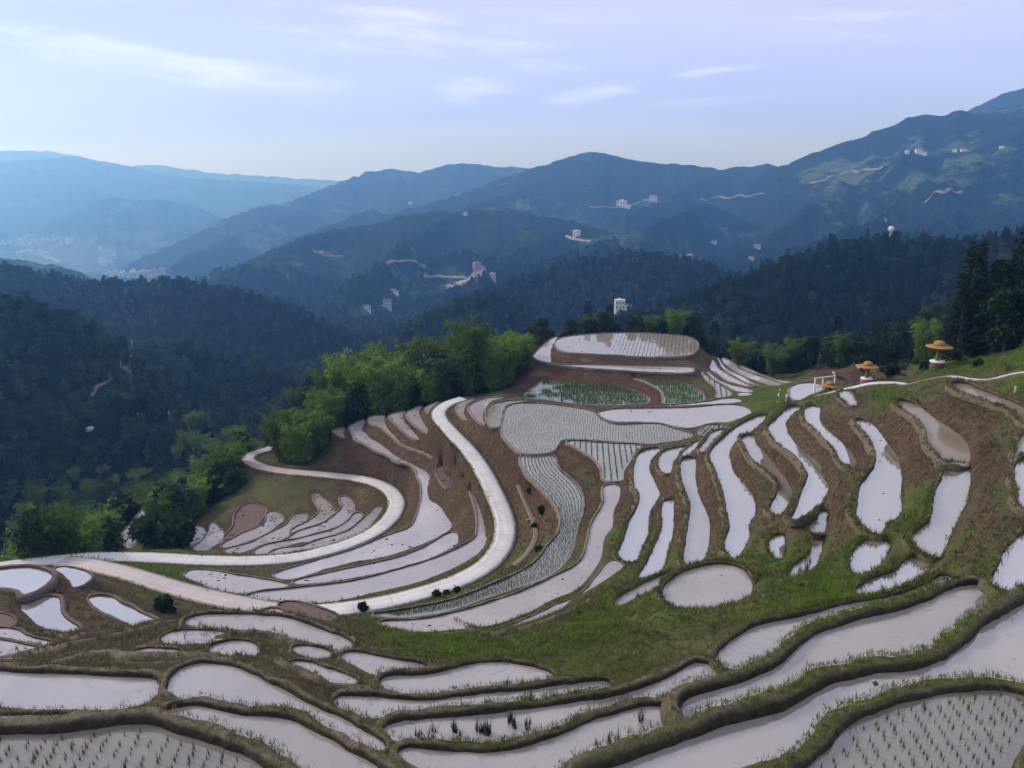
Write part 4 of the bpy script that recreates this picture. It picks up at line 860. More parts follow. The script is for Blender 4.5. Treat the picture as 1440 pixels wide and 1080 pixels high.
for k, (kind, z, label, grp, P) in enumerate(PADDIES):
    Q = POLY[k]; z = z * S
    mkey, bh, bw = NCOL[grp]
    W = offset_poly(Q[::2], 0.18)[0]
    c = W.mean(0)
    Tt = tri_poly(W)
    a = np.array([area2(W[t]) for t in Tt]); Tt[a < 0] = Tt[a < 0][:, ::-1]
    me = mesh_np('rice_paddy', np.c_[W - c, np.zeros(len(W))], Tt, M[kind])
    po = obj('rice_paddy', me, loc=(c[0], c[1], z)); tag(po, label, 'rice paddy', GROUPS[grp]); PADOBJ.append(po)
    # rim
    step = 0.20 if grp == 'near' else 0.45
    small = np.clip(math.sqrt(abs(area2(Q))) / 7.0, 0.32, 1.0)
    R_ = resample(Q, step)
    _, n = offset_poly(R_, 0.0)
    n = np.stack([csmooth(n[:, 0], 14 if grp == 'near' else 4), csmooth(n[:, 1], 14 if grp == 'near' else 4)], 1); n /= np.hypot(*n.T)[:, None] + 1e-9
    dist = np.hypot(R_[:, 0], R_[:, 1])
    out = zground(R_[:, 0] + n[:, 0] * 1.1, R_[:, 1] + n[:, 1] * 1.1); out2 = zground(R_[:, 0] + n[:, 0] * 1.9, R_[:, 1] + n[:, 1] * 1.9)
    up = csmooth(smooth(0.15, 0.75, np.maximum(out, out2 - 0.25) - z), 4)      # 1 where the hill rises behind the shore
    s_ = np.arange(len(R_)) * step + 31.7 * k
    wob = fbm(s_ / 2.2, s_ * 0 + k, 3, 2); wob2 = fbm(s_ / 1.1, s_ * 0 + k + 9, 3, 6)
    bigr = np.clip(1.25 - (dist - 25) / 60, 0.85, 1.25)
    H = (bh * small * (1 + 0.35 * wob) * bigr) * (1 - up) + 0.02 * up
    wd = bw * small * (1 + 0.3 * wob2) * bigr * (1 - 0.6 * up)
    prof = [(-0.02, -0.3, 0), (0.03, 0.02, 0), (0.10, 0.62, .15), (0.22, 0.95, 1), (0.55, 1.0, 1), (0.85, 0.8, 1), (1.12, 0.25, .9), (1.32, -1.1, .7)]
    rows = []; tops = []
    for (q, hh, tp) in prof:
        off = q * wd + (0.05 * wob2 + 0.05 * fbm(s_ / 0.4, s_ * 0 + q * 3, 2, 8) if 0 < q < 1.4 else 0)
        zz = z + np.where(hh > 0, hh * H, hh * 0.3) + (0.09 * fbm(s_ / 0.55, s_ * 0 + q * 5, 3, 3) * (1 - up) if hh > .1 else 0)
        rows.append(np.c_[R_ + n * off[:, None] - c, zz - z]); tops.append(np.full(len(R_), tp))
    m = len(R_); V = np.concatenate(rows)
    F = []
    for r in range(len(prof) - 1):
        i = np.arange(m); j = (i + 1) % m
        F.append(np.stack([r * m + i, r * m + j, (r + 1) * m + j, (r + 1) * m + i], 1))
    me = mesh_np('earth_rim', V, np.concatenate(F)[:, ::-1], M[mkey], True)
    g, rd = veg_at(V[:, 0] + c[0], V[:, 1] + c[1], V[:, 2] + z)
    attr(me, 'top', np.concatenate(tops)); attr(me, 'veg', g)
    obj('earth_rim', me, po)
    # grass on the rim
    gm = veg_at(R_[:, 0], R_[:, 1], np.full(m, z))[0]
    cnt = {'near': 9, 'mid': 0, 'road': 0, 'loop': 0, 'left': 1}[grp]
    for q in range(cnt):
        sel = rng.random(m) < np.clip(gm * 1.3, 0.12, 1) * np.clip(38 / dist, 0.15, 1) * (1 - 0.7 * up)
        ii = np.nonzero(sel)[0]
        f = rng.random(len(ii)) * 0.85 + 0.38
        x = R_[ii] + n[ii] * (f * wd[ii])[:, None] + rng.normal(0, 0.05, (len(ii), 2))
        GRASSPTS.append(np.c_[x, z + H[ii] * np.where(f < 0.3, 0.8, np.where(f < 0.95, 0.95, 0.6)), 0.5 + 0.6 * rng.random(len(ii)), gm[ii]])

# ------------------------------------------------------------------ roads
tags = {'road': ['pale concrete road curving down between the paddies', 'dusty pinkish end of the concrete road climbing from the hairpin', 'pale concrete road looping round the small terraces at lower left', 'pinkish concrete road vanishing behind the bamboo'],
        'path': ['narrow white concrete footpath along the hillside past the straw hats'], 'trail': ['worn dirt trail down the bank beside the upper road']}
cnt = {}
for (nm, w, mk, W) in ROADW:
    d = np.gradient(W[:, :2], axis=0); d /= np.hypot(*d.T)[:, None]; n = np.stack([-d[:, 1], d[:, 0]], 1)
    s_ = np.arange(len(W)) * 0.9
    rows = []; ed = []
    for (q, dz, e_) in [(-0.5, -0.35, 1.2), (-0.5, 0.05, 1.0), (-0.25, 0.07, 0.2), (0, 0.08, 0.0), (0.25, 0.07, 0.2), (0.5, 0.05, 1.0), (0.5, -0.35, 1.2)]:
        wv = w * (1 + (0.05 * fbm(s_ / 3, s_ * 0 + q, 2, 4) if abs(q) > .4 else 0))
        rows.append(np.c_[W[:, :2] + n * (q * wv)[:, None] if hasattr(wv, '__len__') else W[:, :2] + n * q * wv, W[:, 2] + dz]); ed.append(np.full(len(W), e_))
    V = np.concatenate(rows); m = len(W)
    i = np.arange(m - 1); F = np.concatenate([np.stack([r * m + i, r * m + i + 1, (r + 1) * m + i + 1, (r + 1) * m + i], 1) for r in range(6)])
    me = mesh_np('road', V, F[:, ::-1], M[mk], True); attr(me, 'edge', np.concatenate(ed)); attr(me, 'along', np.tile(s_, 7))
    if nm == 'road':
        for side in (-1, 1):
            for q in range(5):
                kk = rng.random(m) < 0.75; px_ = W[kk, :2] + side * n[kk] * (w / 2 + rng.uniform(-.15, .7, kk.sum()))[:, None] + rng.normal(0, .2, (kk.sum(), 2))
                GRASSPTS.append(np.c_[px_, np.maximum(zground(px_[:, 0], px_[:, 1]), W[kk, 2] - .1), 0.8 + .8 * rng.random(kk.sum()), np.full(kk.sum(), .85)])
    j = cnt.get(nm, 0); cnt[nm] = j + 1
    o = obj({'road': 'road', 'path': 'footpath', 'trail': 'dirt_path'}[nm], me); tag(o, tags[nm][j], None, None, 'structure')

# ------------------------------------------------------------------ clods and debris standing out of the shallow water
OCT_V = np.array([(1, 0, 0), (0, 1, 0), (-1, 0, 0), (0, -1, 0), (0, 0, 1), (0, 0, -.6)], float)
OCT_F = np.array([(0, 1, 4), (1, 2, 4), (2, 3, 4), (3, 0, 4), (1, 0, 5), (2, 1, 5), (3, 2, 5), (0, 3, 5)])
M['clod'] = mat_plain('mud_clods', (0.075, 0.058, 0.045), 0.8, 2.0, 0.4)
for k, (kind, z, label, grp, P) in enumerate(PADDIES):
    if kind not in ('near', 'clear', 'mud', 'mudloop', 'dry'): continue
    Q = POLY[k]; A_q = abs(area2(Q)); n = int(min(A_q / {'near': 9, 'clear': 14, 'mud': 2.2, 'mudloop': 1.2, 'dry': 1.5}[kind], 160))
    if n < 3: continue
    lo, hi = Q.min(0), Q.max(0); p = lo + rng.random((n * 6, 2)) * (hi - lo)
    cl = fbm(p[:, 0] / 3, p[:, 1] / 3, 2, k % 9); p = p[inside(p[:, 0], p[:, 1], Q) & (cl > (-.1 if kind in ('near', 'clear') else .08))][:n]
    if len(p) < 2: continue
    d0 = np.hypot(*p.mean(0)); sz = (0.035 + 0.10 * rng.random(len(p)) ** 3) * np.clip(d0 / 55, .8, 2.2)
    st = rng.uniform(.6, 2.2, len(p)); an = rng.random(len(p)) * 6.28
    V = OCT_V[None] * rng.uniform(.7, 1.3, (len(p), 6, 1)) * np.stack([sz * st, sz, sz * .45], 1)[:, None, :]
    ca, sa = np.cos(an)[:, None], np.sin(an)[:, None]
    V = np.stack([V[..., 0] * ca - V[..., 1] * sa + p[:, :1], V[..., 0] * sa + V[..., 1] * ca + p[:, 1:], V[..., 2]], -1)
    po = PADOBJ[k]; V = V.reshape(-1, 3) - np.array([po.location[0], po.location[1], 0])
    F = (OCT_F[None] + 6 * np.arange(len(p))[:, None, None]).reshape(-1, 3)
    tag(obj('mud_clods', mesh_np('mud_clods', V, F, M['clod'], True), po), kind='stuff')

# ------------------------------------------------------------------ long earth banks that divide the slope without holding water
def earth_bank(pts, w, h, label, mk='bund'):
    z = []; W = catmull(pts, 8, False)
    W3 = np.array([hit_near(u, v) for u, v in W]); W3 = resample(W3, 0.25, False); m = len(W3)
    for _ in range(6): W3[1:-1] = 0.25 * W3[:-2] + 0.5 * W3[1:-1] + 0.25 * W3[2:]
    d = np.gradient(W3[:, :2], axis=0); d /= np.hypot(*d.T)[:, None] + 1e-9; n = np.stack([-d[:, 1], d[:, 0]], 1); s_ = np.arange(m) * .25
    tp = np.clip(np.minimum(np.arange(m), np.arange(m)[::-1]) / 12.0, 0, 1)
    rows = []; tops = []
    for (q, hh, t_) in [(-1.0, -.9, .6), (-.72, .2, .7), (-.42, .85, 1), (0, 1.0, 1), (.42, .85, 1), (.72, .2, .5), (1.0, -.9, .3)]:
        off = q * w * (1 + .25 * fbm(s_ / 1.5, s_ * 0 + q, 3, 2)); rows.append(np.c_[W3[:, :2] + n * off[:, None], W3[:, 2] + hh * h * (tp if hh > 0 else 1) + .07 * fbm(s_ / .5, s_ * 0 + q * 4, 3, 5)]); tops.append(np.full(m, t_))
    V = np.concatenate(rows); i = np.arange(m - 1); F = np.concatenate([np.stack([r * m + i, r * m + i + 1, (r + 1) * m + i + 1, (r + 1) * m + i], 1) for r in range(6)])
    me = mesh_np('earth_bank', V, F[:, ::-1], M[mk], True); attr(me, 'top', np.concatenate(tops)); attr(me, 'veg', veg_at(V[:, 0], V[:, 1], V[:, 2])[0])
    tag(obj('earth_bank', me), label, 'earth bank', 'long earth banks on the slope')
    for q in range(6):
        kk = rng.random(m) < .3; f = rng.uniform(-.6, .6, kk.sum()); GRASSPTS.append(np.c_[W3[kk, :2] + n[kk] * (f * w)[:, None], W3[kk, 2] + h * .85, .5 + .5 * rng.random(kk.sum()), np.full(kk.sum(), .3)])
def hit_near(u, v): return hit(u, v)[0]
for bk in [([(-20, 927), (40, 922), (90, 914), (140, 904), (187, 893), (216, 882), (245, 872)], .55, .42, 'long grey earth bank climbing from the left edge towards the long pale paddy'),
           ([(22, 888), (60, 893), (105, 897), (150, 894), (195, 887), (228, 877)], .42, .34, 'brown mud bank curving under the boot-shaped paddy', 'bund_red'),
           ([(60, 935), (110, 926), (165, 924), (205, 928), (262, 925), (320, 921)], .5, .36, 'low dry bank above the wide grey paddy at left'),
           ([(262, 902), (310, 898), (360, 893), (400, 902), (432, 915)], .45, .34, 'grassy bank arching over the kidney-shaped pool'),
           ([(385, 925), (400, 938), (430, 952), (465, 966), (520, 968)], .45, .34, 'brown bank running below the small tapered paddy'),
           ([(640, 876), (690, 892), (740, 886), (790, 868), (838, 842)], .4, .3, 'bare brown bank between the meadow and the outer curved paddy', 'bund_red')]:
    earth_bank(*bk)

# ------------------------------------------------------------------ rice seedlings
def blades(pts, hgt, n, spread, lean, width, seed):
    """triangular leaf blades round each point; returns V, F"""
    r = np.random.default_rng(seed); k = len(pts); B = np.repeat(pts, n, 0)
    a = r.random(k * n) * 2 * math.pi; h = hgt * (0.6 + 0.7 * r.random(k * n)) * np.repeat(1 + 0.25 * r.normal(size=k), n).clip(.5, 1.6)
    l = lean * (0.3 + r.random(k * n)) * h
    bx = B[:, 0] + spread * (r.random(k * n) - .5); by = B[:, 1] + spread * (r.random(k * n) - .5)
    ca, sa = np.cos(a), np.sin(a); w = width * (0.7 + 0.6 * r.random(k * n)) / 2
    P0 = np.c_[bx - sa * w, by + ca * w, B[:, 2]]; P1 = np.c_[bx + sa * w, by - ca * w, B[:, 2]]
    P2 = np.c_[bx + ca * l, by + sa * l, B[:, 2] + h]
    V = np.stack([P0, P1, P2], 1).reshape(-1, 3); F = np.arange(len(V)).reshape(-1, 3)
    return V, F
M['seedling'] = mat_leaf('seedling_leaves', (0.05, 0.085, 0.02), (0.12, 0.17, 0.05), 0.35, 0.25, 2.0)
M['ricerow'] = mat_leaf('rice_row_leaves', (0.035, 0.055, 0.018), (0.075, 0.10, 0.035), 0.2, 0.2, 0.6)
M['ricegreen'] = mat_leaf('green_rice_leaves', (0.05, 0.12, 0.02), (0.11, 0.20, 0.04), 0.2, 0.3, 0.3)
def row_points(Q, ang, rowsp, plsp, jit, margin=0.25):
    ca, sa = math.cos(ang), math.sin(ang)
    u = Q[:, 0] * ca + Q[:, 1] * sa; v = -Q[:, 0] * sa + Q[:, 1] * ca
    U, Vv = np.meshgrid(np.arange(u.min(), u.max(), plsp), np.arange(v.min(), v.max(), rowsp))
    U = U + rng.normal(0, jit, U.shape); Vv = Vv + rng.normal(0, jit * 0.5, U.shape)
    x = (U * ca - Vv * sa).ravel(); y = (U * sa + Vv * ca).ravel()
    k = inside(x, y, Q); x, y = x[k], y[k]
    d = seg_dist(x, y, Q); k = d > margin
    return x[k], y[k]
def find(txt):
    return next(i for i, p in enumerate(PADDIES) if txt in p[2])
# near corners: single plants
proto = []
for i in range(6):
    V, F = blades(np.zeros((1, 3)), 0.25, 7, 0.05, 0.30, 0.019, 40 + i)
    V2, F2 = blades(np.array([[0, 0, 0.0]]), 0.17, 3, 0.05, 0.8, 0.018, 80 + i)
    proto.append(mesh_np('rice_seedling', np.vstack([V, V2]), np.vstack([F, F2 + len(V)]), M['seedling']))
singles = []
for txt, ang in (('near right corner', math.radians(86)), ('near left corner', math.radians(98))):
    i = find(txt); x, y = row_points(POLY[i], ang, 0.47, 0.25, 0.03)
    z = PADDIES[i][1] * S
    pu, pv = project(x, y, z)
    keep = (pu > -40) & (pu < 1480) & (pv < 1130) & (rng.random(len(x)) < 0.93)
    for a, b in zip(x[keep], y[keep]): singles.append((math.hypot(a, b), a, b, z, txt))
vis = lambda s: (lambda q: 0 <= q[0] <= 1440 and q[1] <= 1078)(project(s[1], s[2], s[3]))
singles.sort(key=lambda s: (not vis(s), s[0]))
rest = {}
for k, (d, x, y, z, txt) in enumerate(singles):
    if k < 300:
        o = obj('rice_seedling', proto[k % 6], loc=(x, y, z), rot=(0, 0, rng.random() * 6.28), scale=0.8 + 0.5 * rng.random())
        tag(o, 'rice seedling standing in the ' + ('right' if 'right' in txt else 'left') + ' corner paddy among its rows', 'seedling', 'rice seedlings in the ' + ('right' if 'right' in txt else 'left') + ' corner paddy')
    else: rest.setdefault(txt, []).append((x, y, z))
for txt, L_ in rest.items():
    i = find(txt); po = PADOBJ[i]; pts = np.array(L_) - np.array(po.location)
    V, F = blades(pts, 0.26, 8, 0.06, 0.3, 0.019, 5)
    tag(obj('rice_rows', mesh_np('rice_rows', V, F, M['seedling']), po), kind='stuff')
def add_rows(txt, x, y, h, n, w, mat, lean=0.5, seed=3, name='rice_rows'):
    i = find(txt); po = PADOBJ[i]
    pts = np.c_[x - po.location[0], y - po.location[1], np.zeros(len(x))]
    V, F = blades(pts, h, n, 0.08, lean, w, seed)
    tag(obj(name, mesh_np(name, V, F, mat), po), kind='stuff')
def rowdir(u0, v0, u1, v1, z):
    a = np.array(unproject(u0, v0, z * S)); b = np.array(unproject(u1, v1, z * S)); return math.atan2(b[1] - a[1], b[0] - a[0])
i = find('largest seedling bed, a wide'); x, y = row_points(POLY[i], rowdir(775, 630, 790, 575, PADDIES[i][1]), 0.42, 0.34, 0.06, 0.3)
add_rows('largest seedling bed, a wide', x, y, 0.20, 2, 0.055, M['ricerow'])
i = find('outer band'); x, y = row_points(POLY[i], rowdir(695, 595, 720, 565, PADDIES[i][1]), 0.42, 0.34, 0.06, 0.3)
add_rows('outer band', x, y, 0.20, 2, 0.055, M['ricerow'])
i = find('ending at a dark dam'); x, y = row_points(POLY[i], rowdir(862, 672, 857, 625, PADDIES[i][1]), 0.80, 0.25, 0.04, 0.3)
add_rows('ending at a dark dam', x, y, 0.28, 4, 0.07, M['ricerow'])
i = find('small greenish corner'); x, y = row_points(POLY[i], rowdir(990, 610, 1000, 600, PADDIES[i][1]), 0.6, 0.3, 0.04, 0.2)
add_rows('small greenish corner', x, y, 0.3, 4, 0.07, M['ricerow'])
i = find('hooked grey paddy'); x, y = row_points(POLY[i], rowdir(1014, 557, 1012, 545, PADDIES[i][1]), 1.0, 0.3, 0.04, 0.2)
add_rows('hooked grey paddy', x, y, 0.32, 5, 0.08, M['ricerow'])
i = find('crowning the round knoll'); x, y = row_points(POLY[i], rowdir(930, 499, 934, 472, PADDIES[i][1]), 0.9, 0.4, 0.05, 0.4)
k = project(x, y, PADDIES[i][1] * S)[0] > 868 + 8 * rng.normal(size=len(x)); add_rows('crowning the round knoll', x[k], y[k], 0.22, 3, 0.05, M['ricerow'])
for txt, l in (('large field of green rice', (740, 556, 880, 566)), ('smaller green striped', (900, 533, 985, 556)), ('small green field enclosed', (500, 548, 530, 534)), ('upper small green', (520, 531, 560, 522))):
    i = find(txt); x, y = row_points(POLY[i], rowdir(*l, PADDIES[i][1]), 0.8, 0.3, 0.07, 0.35)
    if 'large' in txt:
        u, v = project(x, y, PADDIES[i][1] * S); k = (fbm(x / 5, y / 5, 3, 5) + (u - 800) / 200 - 0.4 * ((v - 558) > 0) > -0.45); x, y = x[k], y[k]
    add_rows(txt, x, y, 0.42, 6, 0.12, M['ricegreen'])
# curving rows: copies of the left shore moved across
i = find('following its bend'); z = PADDIES[i][1] * S; Q = POLY[i]
Lp = np.array([(735,640),(738,663),(754,680),(774,700),(786,720),(789,737),(784,753),(771,767),(754,790),(721,810),(681,827),(638,843),(594,853),(544,862)], float)
Rp = np.array([(776,640),(781,651),(792,664),(809,680),(819,697),(819,720),(812,740),(806,770),(796,790),(769,810),(727,826),(677,842),(643,854),(560,866)], float)
Lw = resample(catmull(np.stack(unproject(Lp[:, 0], Lp[:, 1], z), 1), 8, False), 1.0, False); Rw = resample(catmull(np.stack(unproject(Rp[:, 0], Rp[:, 1], z), 1), 8, False), 1.0, False)
t = np.linspace(0, 1, 260); Lw = np.stack([np.interp(t, np.linspace(0, 1, len(Lw)), Lw[:, q]) for q in (0, 1)], 1); Rw = np.stack([np.interp(t, np.linspace(0, 1, len(Rw)), Rw[:, q]) for q in (0, 1)], 1)
xs, ys = [], []
for f in np.linspace(0.06, 0.94, 9):
    p = Lw * (1 - f) + Rw * f; p = p + rng.normal(0, 0.04, p.shape); k = inside(p[:, 0], p[:, 1], Q); xs.append(p[k, 0]); ys.append(p[k, 1])
add_rows('following its bend', np.concatenate(xs), np.concatenate(ys), 0.22, 3, 0.05, M['ricerow'])
# reeds in the shallow paddies
M['reed'] = mat_leaf('reed_blades', (0.035, 0.055, 0.02), (0.08, 0.10, 0.035), 0.3, 0.15, 2.0)
for txt, L_ in (('reed tufts', [(640,1030),(672,1028),(640,1026),(592,1032),(680,1030),(683,1034),(717,1015),(722,1020),(745,1022),(610,1034)]), ('thin strip paddy winding', [(745,983),(738,986),(682,993)]), ('floating scum', [(905,1012),(860,1047)]), ('S-shaped pool', [(1125,803),(1133,800),(1138,790),(1130,807)])):
    i = find(txt); pts = []
    for (u, v) in L_:
        x, y = unproject(u, v, PADDIES[i][1] * S)
        for q in range(4): pts.append((float(x) + rng.normal(0, .12), float(y) + rng.normal(0, .12)))
    pts = np.array(pts); add_rows(txt, pts[:, 0], pts[:, 1], 0.5, 8, 0.035, M['reed'], 0.3, 9, 'reeds')

# ------------------------------------------------------------------ grass on the open ground
def scatter_px(n, x0, x1, y0, y1):
    pass
fi = rng.integers(0, NR - 1, 900000); fj = rng.integers(0, NT - 1, 900000)
fx = fi + rng.random(len(fi)); fy = fj + rng.random(len(fj))
R = np.exp(math.log(RN0) + fx / (NR - 1) * math.log(RN1 / RN0)); T = TH0 + fy / (NT - 1) * (TH1 - TH0)
k = (R < 115) & (np.abs(T) < math.radians(40)); R, T = R[k], T[k]
x = R * np.sin(T); y = R * np.cos(T); e_ = edge_at(x, y); z = zground(x, y); g = veg_at(x, y, z)[0]
pn = fbm(x / 3.0, y / 3.0, 3, 11)
k = (e_ > 0.75) & (rng.random(len(x)) < np.clip((g - 0.22) * 1.5 + pn * 0.9, 0.22, 1) * np.clip(60 / R, 0.35, 1) * 0.5)
GRASSPTS.append(np.c_[x[k], y[k], z[k] - 0.03, 0.5 + 0.7 * rng.random(k.sum()), g[k]])
G = np.concatenate(GRASSPTS)
dG = np.hypot(G[:, 0], G[:, 1])
u, v = project(G[:, 0], G[:, 1], G[:, 2]); G = G[(u > -80) & (u < 1520) & (v < 1150)]; dG = np.hypot(G[:, 0], G[:, 1])
M['grass'] = mat_leaf('grass_blades', (0.06, 0.11, 0.012), (0.165, 0.22, 0.035), 0.3, 0.25, 0.35)
M['drygrass'] = mat_leaf('dry_grass_blades', (0.115, 0.108, 0.045), (0.26, 0.225, 0.115), 0.3, 0.15, 0.5)
isg = rng.random(len(G)) < np.clip((G[:, 4] - 0.36) * 2.0 + 0.3 * fbm(G[:, 0] / 2.5, G[:, 1] / 2.5, 3, 12), 0.06, 0.97)
for nm, mk, sel, lab in (('grass', 'grass', isg, 'short green grass along the paddy banks and on the meadow'), ('dry_grass', 'drygrass', ~isg, 'dry straw-coloured grass tufts on the banks')):
    g = G[sel]; d = np.hypot(g[:, 0], g[:, 1])
    sc_ = g[:, 3] * np.clip(d / 38, 0.8, 1.7)
    Vs, Fs, b = [], [], 0
    for lo, hi in ((0, .75), (.75, 1.05), (1.05, 9)):
        kk = (sc_ >= lo) & (sc_ < hi)
        if not kk.any(): continue
        V, F = blades(g[kk][:, :3], 0.19 * sc_[kk].mean(), 7, 0.22, 0.7, 0.036 * sc_[kk].mean() ** 1.3, 21)
        Vs.append(V); Fs.append(F + b); b += len(V)
    o = obj(nm, mesh_np(nm, np.vstack(Vs), np.vstack(Fs), M[mk])); tag(o, lab, None, None, 'stuff')
    print(nm, b // 3, 'tris')

# ------------------------------------------------------------------ trees: leaf-sized faces spread through the crown
def leaf_quads(C, D, Ln, Wd, r):
    """C centres, D directions (unit), Ln, Wd sizes -> lozenge leaves"""
    n = len(C); A = r.normal(size=(n, 3)); S_ = np.cross(D, A); S_ /= np.linalg.norm(S_, axis=1)[:, None] + 1e-9
    L = (Ln[:, None]) * D; Wv = (Wd[:, None] / 2) * S_
    V = np.stack([C, C + L * 0.45 + Wv, C + L, C + L * 0.45 - Wv], 1).reshape(-1, 3)
    return V, np.arange(4 * n).reshape(-1, 4)
def unit(v): return v / (np.linalg.norm(v, axis=-1, keepdims=True) + 1e-9)
def bamboo(seed, nc=20, h=11.0, rad=1.9, lv=3400, droop=1.0):
    r = np.random.default_rng(seed); st = MB(); C = []; D = []
    per = lv // nc
    for i in range(nc):
        a = r.random() * 6.28; b = r.random() ** 0.6 * rad * 0.45; hh = h * (0.72 + 0.33 * r.random()); ln = (0.6 + 1.1 * r.random()) * rad * droop
        a2 = a + r.normal() * 0.4; t = np.linspace(0, 1, 9)
        px = b * math.cos(a) + math.cos(a2) * ln * t ** 2.4; py = b * math.sin(a) + math.sin(a2) * ln * t ** 2.4; pz = hh * (t - 0.10 * t ** 5)
        P = np.c_[px, py, pz]; st.tube(P, np.linspace(0.055, 0.012, 9), 4)
        u = 0.22 + 0.78 * r.random(per) ** 0.85
        c = np.stack([np.interp(u, t, P[:, q]) for q in range(3)], 1)
        # sprays: leaves gather at side twigs
        tw = r.random(per) * 6.28; tl = (0.25 + 1.05 * r.random(per)) * (1.15 - 0.6 * u)
        nod = np.round(u * 14) * 2.4 + i
        tw = nod + r.normal(0, 0.9, per)
        off = np.c_[np.cos(tw) * tl, np.sin(tw) * tl, 0.25 * tl - 0.25 * tl ** 2 + r.normal(0, .12, per)]
        C.append(c + off); d = np.c_[np.cos(tw), np.sin(tw), -0.75 * np.ones(per)] + r.normal(0, 0.45, (per, 3)); D.append(unit(d))
    C = np.concatenate(C); D = np.concatenate(D); n = len(C)
    V, F = leaf_quads(C, D, 0.5 + 0.5 * r.random(n), 0.20 + 0.13 * r.random(n), r)
    return st, V, F
def broadleaf(seed, h=9.0, rad=3.0, lv=2200, low=0.3, lob=9):
    r = np.random.default_rng(seed); st = MB()
    st.tube([(0, 0, -0.4), (0.1, 0, h * .3), (0.05 * h * r.normal() * .5, 0.2, h * .75)], [0.24, 0.17, 0.05], 6)
    cs = []
    for i in range(lob):
        a = r.random() * 6.28; q = r.random() ** 0.6 * rad * 0.68; zz = h * (low + (0.93 - low) * r.random()); q *= 1.15 - 0.55 * (zz / h - low) / (1 - low)
        c = np.array([q * math.cos(a), q * math.sin(a), zz]); cs.append((c, rad * (0.30 + 0.25 * r.random())))
        st.tube([(0, 0, h * (0.22 + 0.2 * r.random())), c * (0.5, 0.5, 0.8), c], [0.09, 0.06, 0.02], 4)
    cs.append((np.array([0, 0, h * 0.88]), rad * 0.36))
    C = []; D = []; per = lv // len(cs)
    for c, q in cs:
        v = unit(r.normal(size=(per, 3))); m = q * (0.45 + 0.62 * r.random(per)) * (1 + 0.25 * np.sin(v[:, 0] * 7 + c[0]))
        C.append(c + v * m[:, None] * (1, 1, 0.8)); D.append(unit(v * 0.6 + r.normal(0, .6, (per, 3)) + (0, 0, -0.25)))
    C = np.concatenate(C); D = np.concatenate(D); n = len(C)
    V, F = leaf_quads(C, D, 0.42 + 0.4 * r.random(n), 0.30 + 0.25 * r.random(n), r)
    return st, V, F
def fir(seed, h=13.0, rad=2.4, lv=2600):
    r = np.random.default_rng(seed); st = MB(); st.tube([(0, 0, -0.5), (0, 0, h * .5), (0, 0, h * .97)], [0.24, 0.14, 0.03], 6)
    C = []; D = []; nb = 60; per = lv // nb
    for i in range(nb):
        t = 0.14 + 0.86 * (i + r.random()) / nb; a = i * 2.4 + r.normal() * .3; L = rad * (1.06 - t) ** 0.75 * (0.7 + 0.45 * r.random()) + 0.15
        s = r.random(per) ** 0.7 * L
        b = np.c_[np.cos(a) * s, np.sin(a) * s, h * t - 0.28 * s - 0.05 * s * s + r.normal(0, .07, per)]
        sd = r.normal(0, 0.24, per) * (1.1 - 0.5 * s / L); b[:, 0] += -math.sin(a) * sd; b[:, 1] += math.cos(a) * sd
        C.append(b); d = np.c_[np.cos(a) - math.sin(a) * np.sign(sd) * .7, np.sin(a) + math.cos(a) * np.sign(sd) * .7, np.full(per, -0.45)] + r.normal(0, .25, (per, 3)); D.append(unit(d))
    C = np.concatenate(C); D = np.concatenate(D); n = len(C)
    V, F = leaf_quads(C, D, 0.40 + 0.35 * r.random(n), 0.13 + 0.09 * r.random(n), r)
    return st, V, F
def bush(seed, h=1.4, rad=0.9, lv=700):
    st, V, F = broadleaf(seed, h, rad, lv, 0.25, 6); 
    return st, V * (1, 1, 1), F
KINDS = {}
for i in range(4): KINDS.setdefault('bamboo', []).append(bamboo(100 + i, 20 + 2 * i, 10.5 + 0.6 * i, 1.9 + 0.15 * i))
for i in range(3): KINDS.setdefault('broad', []).append(broadleaf(200 + i, 8.5 + i, 2.8 + .3 * i, 2200, 0.24))
for i in range(3): KINDS.setdefault('mixed', []).append(broadleaf(230 + i, 8.0 + i, 2.5 + .3 * i, 2000, 0.22, 11))
for i in range(3): KINDS.setdefault('fir', []).append(fir(300 + i, 12.5 + i, 2.3 + .25 * i))
NAMES = {'bamboo': ('bamboo_clump', 'bamboo', 'culm', 'M_culm'), 'broad': ('broadleaf_tree', 'tree', 'trunk', ''), 'mixed': ('broadleaf_tree', 'tree', 'trunk', ''), 'fir': ('fir_tree', 'fir tree', 'trunk', '')}
TREEM = {}
KINDS['bamboo_dark'] = KINDS['bamboo']; NAMES['bamboo_dark'] = NAMES['bamboo']
for kd, L_ in KINDS.items():
    for st, V, F in L_:
        a = st.mesh(NAMES[kd][2], M['culm'] if 'bamboo' in kd else M['bark'], True)
        b = mesh_np('crown', V, F, M[kd]); TREEM.setdefault(kd, []).append((a, b))
PROTO = {}
NTREES = 0
def plant(kd, x, y, sc, label, group, dz=-0.3):
    global NTREES
    v = rng.integers(len(TREEM[kd])); z = float(zground(x, y))
    nm, cat, stem, _ = NAMES[kd]
    e = obj(nm, None, loc=(x, y, z + dz), rot=(0, 0, rng.random() * 6.28), scale=sc); tag(e, label, cat, group)
    e.scale = (sc * rng.uniform(.9, 1.12), sc * rng.uniform(.9, 1.12), sc * rng.uniform(.9, 1.12))
    obj(stem, TREEM[kd][v][0], e); c = obj('crown', TREEM[kd][v][1], e)
    PROTO.setdefault(kd, [None] * len(TREEM[kd])); PROTO[kd][v] = c
    NTREES += 1
